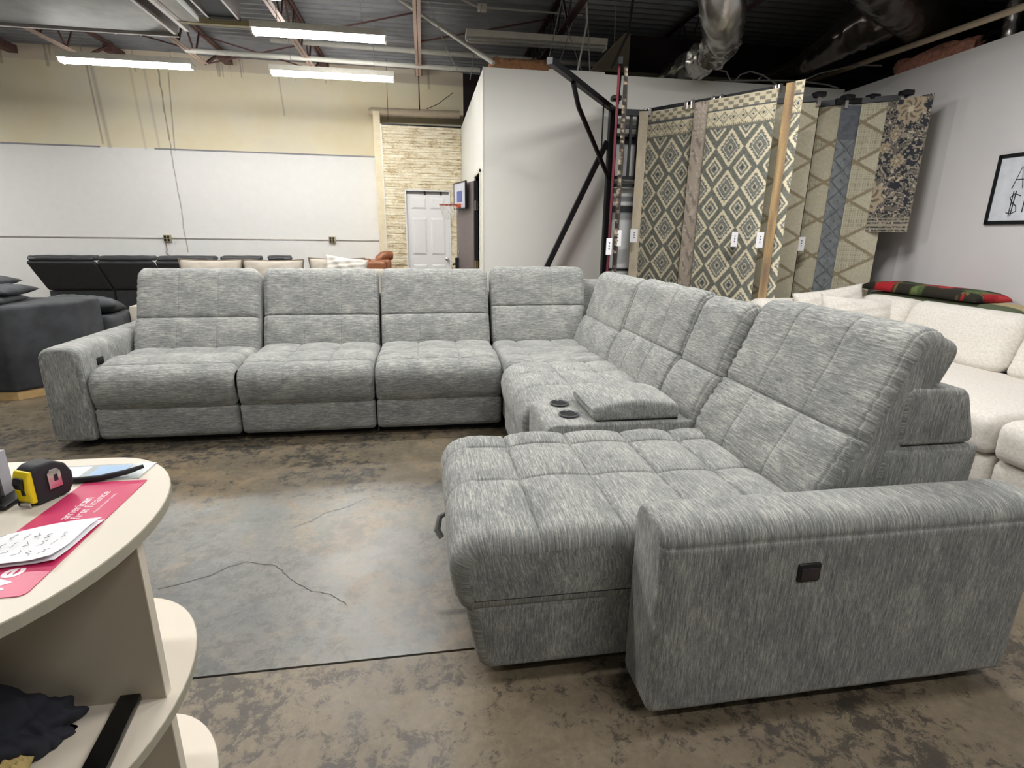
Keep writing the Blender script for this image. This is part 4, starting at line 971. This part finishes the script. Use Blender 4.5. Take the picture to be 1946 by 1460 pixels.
# bridging rods
for i, (p, q_) in enumerate((((-4.45, 8.3, 3.95), (-2.92, 8.3, 3.60)), ((-2.92, 9.0, 3.95), (-1.47, 9.0, 3.60)), ((-2.92, 9.0, 3.60), (-1.47, 9.0, 3.95)), ((-1.47, 7.6, 3.60), (0, 7.6, 3.95)), ((0, 7.5, 3.60), (1.62, 7.5, 3.95)))):
    lbs = ['thin bridging rod behind the leftmost lit strip light', 'bridging rod rising left from the middle joist', 'bridging rod rising right from the middle joist', 'bridging rod beside the nearest strip light', 'bridging rod above the unlit strip light']
    tag(MB().beam(p, q_, .016, .016).build('bridging_rod', M_joist), lbs[i], 'rod', 'bridging rods between joists')
# big galvanised duct
t = T('air_duct', 'large grey sheet metal duct crossing the upper left ceiling', 'duct', (-4, 5.6, 3.3))
MB().box(-8, -2.42, 3.8, 6.70, 3.30, 3.74).build('duct_body', M_galv, t, bevel=.01)
for a in ((-2.43, -2.40, 3.8, 6.72, 3.28, 3.76), (-8, -2.40, 6.69, 6.72, 3.27, 3.31), (-2.30, -2.26, 3.8, 6.62, 3.30, 3.76)):
    MB().box(*a).build('flange', M_chrome, t)
MB().box(-2.26, -2.10, 3.8, 6.45, 3.34, 3.74).build('duct_collar', M_galv, t, bevel=.01)
t = T('air_handler', 'dark hanging box with silver edges beside the large duct', 'duct', (-1.88, 6.2, 3.4))
MB().box(-2.02, -1.76, 5.7, 6.52, 3.42, 3.90).build('casing', plain('dark_blue_panel', srgb(28, 34, 46), .5, .2), t)
for x in (-2.04, -1.76): MB().box(x, x + .02, 5.7, 6.54, 3.40, 3.92).build('edge_trim', M_chrome, t)
MB().box(-2.04, -1.74, 6.52, 6.545, 3.40, 3.44).build('edge_trim', M_galv, t)
tag(MB().tube([(-1.36, 6.2, 3.52), (-1.36, 6.2, 3.53), (-1.36, 6.2, 3.99)], [.10, .125, .125], 22).build('round_duct', M_galv, smooth=True), 'short round galvanised duct stub at the top edge', 'duct')
def flex(pts, r, mat, lb, seed, crumple=.05, rib=0):
    P = [Vector(p) for p in pts]; Q = []
    N = 60
    for i in range(N + 1):
        f = i / N * (len(P) - 1); k = min(int(f), len(P) - 2); u_ = f - k
        p0 = P[max(k - 1, 0)]; p1 = P[k]; p2 = P[k + 1]; p3 = P[min(k + 2, len(P) - 1)]
        Q.append(.5 * ((2 * p1) + (p2 - p0) * u_ + (2 * p0 - 5 * p1 + 4 * p2 - p3) * u_ * u_ + (3 * p1 - p0 - 3 * p2 + p3) * u_ ** 3))
    rr = r if callable(r) else (lambda t_: r)
    mb = MB(); mb.tube(Q, [rr(i / N) * (1 + (rib * (.5 + .5 * math.cos(i * 2.1)))) for i in range(N + 1)], 28)
    V = np.array(mb.v); nz = vnoise(V[:, 0] * 16 + V[:, 2] * 20 + 40, V[:, 1] * 16 + V[:, 2] * 9 + 40, seed) + .5 * vnoise(V[:, 0] * 40 + V[:, 2] * 50 + 90, V[:, 1] * 42 + 90, seed + 1)
    C0 = np.repeat(np.array([tuple(q) for q in Q]), 28, 0)
    tt = np.repeat(np.linspace(0, 1, N + 1), 28); cr = crumple(tt) if callable(crumple) else crumple
    V = C0 + (V - C0) * (1 + (cr * (nz - .7))[:, None]); mb.v = [tuple(p) for p in V]
    return tag(mb.build('flexible_duct', mat, smooth=True), lb, 'duct')
flex([(2.45, 4.9, 3.60), (2.588, 5.0, 3.338), (2.78, 5.3, 3.25), (2.95, 5.6, 3.24), (3.02, 5.95, 3.22), (2.98, 6.3, 3.20), (2.98, 6.9, 3.2)], lambda t_: .20 - .07 * t_, M_foil, 'silver foil flexible duct coming down behind the white partition', 3, lambda t_: .10 + .30 * (t_ > .38), .0)
flex([(4.10, 6.75, 3.22), (4.30, 6.4, 3.27), (4.40, 6.1, 3.34), (4.45, 5.8, 3.42), (4.55, 5.5, 3.50), (4.70, 5.3, 3.60), (4.75, 5.1, 3.80)], lambda t_: .06 + .16 * min(1, t_ * 1.5), M_bfoil, 'black wrinkled duct sloping down towards the partition corner', 5, .14)
flex([(3.75, 4.8, 3.62), (4.30, 5.1, 3.56), (4.80, 5.3, 3.50), (5.3, 5.55, 3.42), (5.9, 5.9, 3.35)], .24, M_bfoil, 'large dark duct crossing above the right wall top', 7, .12)
flex([(5.10, 4.62, 3.7), (5.08, 4.6, 3.4), (5.09, 4.6, 3.0)], .06, M_foil, 'small silver duct at the upper right edge', 8, .2)
tag(MB().tube([(4.95, 7.1, 3.31), (4.75, 4.22, 3.17), (4.62, 2.5, 3.10)], .028, 10).build('pipe', M_pipeb, smooth=True), 'long pale pipe running above the right wall', 'pipe')
tag(MB().tube([(5.3, 6.9, 3.16), (5.3, 4.6, 3.2), (5.3, 3.5, 3.24)], .07, 10).build('pipe', M_dark, smooth=True), 'thick dark pipe behind the top of the right wall', 'pipe')
for pts, lb in (([(2.967, 6.33, 3.07), (3.1, 6.34, 3.15), (3.257, 6.34, 3.188), (3.42, 6.34, 3.17), (3.49, 6.34, 3.07)], 'grey cable arch on the partition top beside the foil duct'),
                ([(3.534, 6.35, 3.07), (3.60, 6.35, 3.15), (3.72, 6.35, 3.19), (3.879, 6.35, 3.16), (4.07, 6.35, 3.07)], 'grey cable arch above the rug rack corner'),
                ([(3.3, 6.36, 3.07), (3.8, 6.34, 3.10), (4.3, 6.34, 3.12), (4.7, 6.34, 3.10), (4.85, 6.34, 3.07)], 'loose cable lying along the partition top'),
                ([(4.25, 6.36, 3.07), (4.55, 6.3, 3.2), (4.84, 6.1, 3.25), (5.0, 5.9, 3.2)], 'pale cable looping over the wall corner')):
    Q = []
    for a, b in zip(pts, pts[1:]): Q += [Vector(a).lerp(Vector(b), i / 4) for i in range(4)]
    tag(MB().tube(Q + [pts[-1]], .009, 6).build('cable', M_wire, smooth=True), lb, 'cable', 'loose cables over the partition')
def lump(c, s_, mat, lb, seed):
    bm = bmesh.new(); bmesh.ops.create_icosphere(bm, subdivisions=4, radius=1)
    V = np.array([v.co[:] for v in bm.verts]); nz = vnoise(V[:, 0] * 5 + 20, V[:, 1] * 5 + V[:, 2] * 4 + 20, seed) + .5 * vnoise(V[:, 0] * 14 + 40, V[:, 2] * 12 + V[:, 1] * 9 + 40, seed)
    for v, n_ in zip(bm.verts, nz):
        p = v.co; q = [math.copysign(abs(k) ** .5, k) for k in p]
        v.co = Vector((q[0] * s_[0], q[1] * s_[1], max(-.6, q[2]) * s_[2] * (.7 + .5 * n_))) * (.85 + .2 * n_)
    me = bpy.data.meshes.new('insulation'); bm.to_mesh(me); bm.free(); me.materials.append(mat); me.shade_smooth()
    o = bpy.data.objects.new('insulation', me); C.objects.link(o); o.location = c; tag(o, lb, 'insulation', 'insulation scraps on wall tops')
lump((1.08, 6.38, 3.085), (.33, .07, .075), M_insul, 'torn brown insulation batt lying on the partition top', 4)
lump((5.02, 5.25, 3.07), (.10, .45, .09), M_pink, 'crumpled pink insulation on top of the right wall', 6)
tag(MB().box(1.37, 2.0, 6.32, 6.40, 3.06, 3.085).build('board', M_white), 'white board scrap on the partition top beside the insulation', 'board')
t = T('bulkhead', 'beige sloped drywall bulkhead above the partition', 'bulkhead', (2.4, 7.0, 3.2))
q = MB(); q.poly([(2.02, 6.9, 3.25), (2.40, 6.9, 3.66), (2.47, 6.9, 3.66), (2.47, 6.9, 3.25), (2.02, 7.3, 3.25), (2.40, 7.3, 3.66), (2.47, 7.3, 3.66), (2.47, 7.3, 3.25)],
                 [(0, 3, 2, 1), (4, 5, 6, 7), (0, 1, 5, 4), (1, 2, 6, 5), (2, 3, 7, 6), (3, 0, 4, 7)]); q.build('drywall', M_beige, t)
MB().box(2.47, 4.9, 7.2, 7.26, 3.2, 3.34).build('beam', M_beige, t)
MB().box(2.47, 4.9, 7.22, 7.25, 3.34, 3.75).build('dark_panel', M_maroon, t)

# ================================================================== COUNTER
ct = T('display_counter', 'cream oval-ended open shelf counter in the left foreground', 'counter', (-.9, .89, 0))
def oval(x0, xc, ax, yc, by, n=28):
    pts = [(xc + ax * math.cos(t), yc + by * math.sin(t)) for t in np.linspace(-math.pi / 2, math.pi / 2, n)]
    L = [(x0 + .0 - ax * math.cos(t), yc - by * math.sin(t)) for t in np.linspace(-math.pi / 2, math.pi / 2, n)]
    return pts + L
YC = .89
for nm, z1, s_ in (('top', .92, 1), ('shelf', .565, 1), ('shelf', .225, 1)):
    o = MB().prism(oval(-1.75, -.677, .204, YC, .31), z1 - .02, z1).build(nm, M_lam, ct)
    MB().prism(oval(-1.75, -.677, .2055, YC, .3115), z1 - .0195, z1 - .0015).build('edge_band', M_lamedge, o)
MB().box(-1.93, -.494, YC, YC + .018, .225, .90).build('divider_panel', M_lampanel, ct)
MB().box(-1.9, -.51, YC + .0, YC + .018, .0, .205).build('divider_panel', M_lampanel, ct)
MB().box(-.4955, -.4935, YC - .0005, YC + .0185, .226, .90).build('edge_band', M_lam, ct)
MB().box(-1.2, -1.182, YC - .25, YC + .25, 0, .90).build('cross_panel', M_lampanel, ct)
MB().box(-.70, -.688, YC - .02, YC - .001, .83, .845).build('shelf_pin', M_blackp, ct)
TZ = .92
# magenta leaflet
def textmesh(s_, size, loc, parent, mat, bold=False, z=.0, ext=.0003, offset=0.0):
    cu = bpy.data.curves.new('t', 'FONT'); cu.body = s_; cu.size = size; cu.extrude = ext; cu.offset = offset
    o = bpy.data.objects.new('t', cu); C.objects.link(o); bpy.context.view_layer.update()
    dg = bpy.context.evaluated_depsgraph_get(); me = bpy.data.meshes.new_from_object(o.evaluated_get(dg)); bpy.data.objects.remove(o)
    # baseline runs +y, letter tops towards -x
    off = wloc(parent)
    for v in me.vertices: x, y, zz = v.co; v.co = Vector((loc[0] - y, loc[1] + x, loc[2] + zz)) - off
    me.materials.clear(); me.materials.append(mat)
    q = bpy.data.objects.new('lettering', me); C.objects.link(q); q.parent = parent; return q
lf = T('leaflet', 'magenta printed finance leaflet lying along the cream counter top', 'leaflet', (-.6, .89, TZ))
q = MB(); X0, X1, Y0_, Y1_ = -.672, -.545, .60, 1.073; r = .01
pts = []
for (cx, cy_, a0) in ((X1 - r, Y0_ + .115 + r, -90), (X1 - r, Y1_ - r * .3, 0), (X0 + r, Y1_ - r * .3, 90), (X0 + r, Y0_ + .115 + r, 180)):
    rr_ = r if a0 in (-90, 180) else r * .3
    pts += [(cx + rr_ * math.cos(math.radians(a0 + d)), cy_ + rr_ * math.sin(math.radians(a0 + d))) for d in (0, 30, 60, 90)]
MB().prism(pts, TZ + .0004, TZ + .0014).build('sheet', M_mag, lf)
zt = TZ + .0016
textmesh('americ', .022, (-.612, .925, zt), lf, M_pinktxt); textmesh('an', .022, (-.612, .985, zt), lf, M_pinktxt, offset=.0006)
textmesh('first finance', .022, (-.594, .925, zt), lf, M_pinktxt)
textmesh('simple. convenient. flexible.', .0065, (-.579, .945, zt), lf, M_pinktxt)
textmesh('.', .07, (-.598, .905, zt), lf, M_pinktxt, offset=.001)
textmesh('we', .052, (-.583, .722, zt), lf, M_pinktxt, offset=.0011)
textmesh('n', .052, (-.628, .716, zt), lf, M_pinktxt, offset=.0011)
# folded handwritten paper
pp = T('note_paper', 'folded white paper with handwritten prices lying across the magenta leaflet', 'paper', (-.62, .85, TZ))
def sheet(z0, dx, curl):
    A_ = [(-.672 + dx, .872), (-.552 + dx, .915), (-.556 + dx, .792), (-.69 + dx, .775)]
    n = 12; vs = []
    for i in range(n + 1):
        for j in range(n + 1):
            a, b = i / n, j / n
            x = (A_[0][0] * (1 - a) + A_[1][0] * a) * (1 - b) + (A_[3][0] * (1 - a) + A_[2][0] * a) * b
            y = (A_[0][1] * (1 - a) + A_[1][1] * a) * (1 - b) + (A_[3][1] * (1 - a) + A_[2][1] * a) * b
            vs.append((x, y, z0 + curl * (.004 * math.sin(a * 3.1) * (1 - b * .4) + .006 * max(0, a - .8) / .2 * b + .002 * math.sin(b * 7))))
    fs = [(i * (n + 1) + j, (i + 1) * (n + 1) + j, (i + 1) * (n + 1) + j + 1, i * (n + 1) + j + 1) for i in range(n) for j in range(n)]
    top = len(vs); vs2 = [(x, y, z - .0006) for x, y, z in vs]
    rim = [i for i in range(n + 1)] + [(i) * (n + 1) + n for i in range(1, n + 1)] + [n * (n + 1) + j for j in range(n - 1, -1, -1)] + [i * (n + 1) for i in range(n - 1, 0, -1)]
    m_ = MB(); m_.poly(vs + vs2, fs + [tuple(k_ + top for k_ in f[::-1]) for f in fs] + [(rim[i], rim[(i + 1) % len(rim)], rim[(i + 1) % len(rim)] + top, rim[i] + top) for i in range(len(rim))])
    return m_
sheet(TZ + .003, .004, .6).build('lower_fold', M_paper, pp, smooth=True)
sheet(TZ + .0075, 0, 1).build('upper_fold', M_paper, pp, smooth=True)
random.seed(3)
q = MB()
for r_ in range(6):
    y = .795 + r_ * .0; xx_ = -.665 + r_ * .018
    for w_ in range(3):
        yy_ = .800 + w_ * .024 + random.uniform(-.003, .003)
        pts = [(xx_ + random.uniform(-.005, .005), yy_ + k_ * .0035, TZ + .0128) for k_ in range(5)]
        q.tube(pts, .00035, 4)
o = q.build('handwriting', M_ink, pp); o['kind'] = 'stuff'
# tape measure
tp = T('tape_measure', 'yellow and black tape measure standing on the counter', 'tape measure', (-.69, 1.02, TZ))
def tbox(name, mat, pts2, w0, w1, bev, parent=tp):
    # profile in local (f: forward toward +dir, z), width across
    d = Vector((.42, .907)).normalized(); s_ = Vector((d.y, -d.x)); o0 = Vector((-.708, .988))
    pts2 = [(f * .84, z * .90) for f, z in pts2]; w0 *= .95; w1 *= .95
    m_ = MB(); n = len(pts2); vs = []
    for w_ in (w0, w1):
        for f, z in pts2: p = o0 + d * f + s_ * w_; vs.append((p.x, p.y, TZ + z))
    m_.poly(vs, [tuple(range(n))[::-1], tuple(range(n, 2 * n))] + [(i, (i + 1) % n, n + (i + 1) % n, n + i) for i in range(n)])
    return m_.build(name, mat, parent, bevel=bev, seg=3)
body = [(.004, .002), (.07, .002), (.082, .02), (.083, .045), (.072, .068), (.05, .081), (.018, .082), (.004, .074)]
tbox('rubber_case', M_rubber, body, -.021, .021, .006)
yl = tbox('yellow_face', M_yellow, [(-.004, .008), (.008, .008), (.008, .073), (.0, .074), (-.005, .062), (-.007, .04), (-.005, .025)], -.019, .019, .003)
tbox('thumb_lock', M_blackp, [(-.011, .040), (-.004, .036), (-.004, .062), (-.009, .062), (-.013, .052)], -.012, .010, .002)
tbox('lock_stem', M_blackp, [(-.008, .026), (-.004, .026), (-.004, .040), (-.008, .040)], .000, .008, .001)
tbox('end_hook', M_chrome, [(-.007, .001), (-.004, .001), (-.004, .012), (-.007, .012)], -.012, .014, .0008)
tbox('front_lip', M_rubber, [(-.006, .000), (.010, .000), (.010, .016), (-.003, .016)], -.021, -.014, .002)
cl_ = tbox('belt_clip', M_chrome, [(.030, .026), (.056, .026), (.056, .058), (.050, .066), (.036, .066), (.030, .060)], .0212, .0245, .001)
tbox('clip_slot', M_rubber, [(.041, .040), (.049, .040), (.049, .054), (.041, .054)], .0243, .0250, .0005, cl_)
# glossy card, pen
cdv = T('flyer_card', 'glossy blue and silver payment card flyer behind the tape measure', 'flyer', (-.63, 1.12, TZ))
def par(x0, x1, y0, y1, z0, z1, mat, nm, sk=.0):
    MB().prism([(x0, y0), (x1, y0), (x1 + sk, y1), (x0 + sk, y1)], z0, z1).build(nm, mat, cdv)
par(-.76, -.572, 1.082, 1.158, TZ + .0004, TZ + .0022, plain('silver_card', srgb(196, 204, 206), .25, .3), 'card', .0)
par(-.675, -.615, 1.090, 1.150, TZ + .0023, TZ + .0027, plain('pale_blue_print', srgb(165, 195, 228), .3), 'blue_panel')
par(-.745, -.690, 1.086, 1.150, TZ + .0023, TZ + .0027, M_paper, 'white_panel')
def textx(s_, size, loc, parent, mat):
    cu = bpy.data.curves.new('t', 'FONT'); cu.body = s_; cu.size = size; cu.extrude = .0002
    o = bpy.data.objects.new('t', cu); C.objects.link(o); bpy.context.view_layer.update()
    dg = bpy.context.evaluated_depsgraph_get(); me = bpy.data.meshes.new_from_object(o.evaluated_get(dg)); bpy.data.objects.remove(o)
    off = wloc(parent)
    for v in me.vertices: x, y, zz = v.co; v.co = Vector((loc[0] + x, loc[1] + y, loc[2] + zz)) - off
    me.materials.clear(); me.materials.append(mat); q = bpy.data.objects.new('lettering', me); C.objects.link(q); q.parent = parent
textx('VISA', .020, (-.742, 1.098, TZ + .003), cdv, plain('visa_navy', srgb(40, 50, 110), .4))
pn = T('pen', 'slim curved black strap pen lying beside the magenta leaflet', 'pen', (-.63, 1.1, TZ))
MB().tube([(-.712, 1.086, TZ + .006), (-.68, 1.077, TZ + .006), (-.64, 1.079, TZ + .007), (-.60, 1.095, TZ + .010), (-.575, 1.112, TZ + .014)], [.0045, .006, .006, .0055, .004], 10).build('barrel', M_rubber, pn, smooth=True)
MB().tube([(-.717, 1.088, TZ + .006), (-.700, 1.0825, TZ + .006)], .0062, 10).build('cap', M_blackp, pn, smooth=True)
# black stand at the left edge
sd = T('card_stand', 'black plastic card holder with grey papers at the left photo edge', 'stand', (-.78, 1.02, TZ))
MB().box(-.86, -.735, .975, 1.075, TZ, TZ + .008).build('base', M_blackp, sd, bevel=.003)
q = MB(); q.poly([(-.86, .985, TZ + .008), (-.752, .985, TZ + .008), (-.757, 1.01, TZ + .085), (-.86, 1.01, TZ + .085), (-.86, .992, TZ + .008), (-.752, .992, TZ + .008), (-.757, 1.017, TZ + .085), (-.86, 1.017, TZ + .085)],
                 [(0, 1, 2, 3), (7, 6, 5, 4), (0, 4, 5, 1), (1, 5, 6, 2), (2, 6, 7, 3), (3, 7, 4, 0)]); q.build('back_plate', M_blackp, sd)
MB().box(-.86, -.765, 1.020, 1.045, TZ + .008, TZ + .088).build('paper_stack', plain('grey_papers', srgb(176, 172, 178), .7), sd)
MB().box(-.86, -.752, .960, .970, TZ + .0, TZ + .04).build('front_lip', M_blackp, sd, bevel=.002)
# things on the middle shelf
SZ = .565
jk = T('folded_jacket', 'crumpled dark navy garment lying on the middle shelf', 'clothing', (-.73, .84, SZ))
def cloth(name, c, s_, seed, mat, parent, rz=0):
    bm = bmesh.new(); bmesh.ops.create_icosphere(bm, subdivisions=5, radius=1)
    V = np.array([v.co[:] for v in bm.verts]); nz = vnoise(V[:, 0] * 2.2 + 20, V[:, 1] * 2.2 + V[:, 2] * 2 + 20, seed)
    rd = np.abs(vnoise(V[:, 0] * 3 + V[:, 1] * 2.2 + 30, V[:, 1] * 1.2 + 50, seed + 3) - .5) * 2
    off = wloc(parent); ca, sa = math.cos(rz), math.sin(rz)
    for v, n_, r_ in zip(bm.verts, nz, rd):
        k_ = (.72 + .5 * n_) * (.86 + .22 * r_); x, y, z = v.co.x * s_[0] * k_, v.co.y * s_[1] * k_, (max(-.25, v.co.z) + .25) * s_[2] * k_
        v.co = Vector((c[0] + x * ca - y * sa, c[1] + x * sa + y * ca, c[2] + z)) - off
    me = bpy.data.meshes.new(name); bm.to_mesh(me); bm.free(); me.materials.append(mat); me.shade_smooth()
    o = bpy.data.objects.new(name, me); C.objects.link(o); o.parent = parent; return o
cloth('fabric_fold', (-.76, .80, SZ + .001), (.14, .085, .085), 5, M_navy, jk, .3)
cloth('sleeve', (-.675, .835, SZ + .001), (.065, .045, .045), 9, M_navy, jk, .5)
tag(pillow('work_glove', plain('tan_glove', srgb(186, 164, 108), .8), None, (-.665, .745, SZ + .02), .07, .05, .035, rot=(math.radians(90), 0, .3)), 'tan cloth scrap beside the dark navy garment', 'cloth')
fb = T('film_strip', 'long glossy black plastic strip lying on the middle shelf', 'strip', (-.55, .82, SZ))
a0 = Vector((-.556, .903)); a1 = Vector((-.535, .50)); 
MB().prism([(-.571, .900), (-.537, .905), (-.505, .62), (-.545, .62)], SZ + .001, SZ + .016).build('strip_body', plain('glossy_black', srgb(10, 10, 12), .08), fb, bevel=.003)
MB().prism([(-.527, .80), (-.524, .80), (-.508, .66), (-.511, .66)], SZ + .016, SZ + .0175).build('strip_rib', plain('glossy_black', srgb(10, 10, 12), .08), fb)
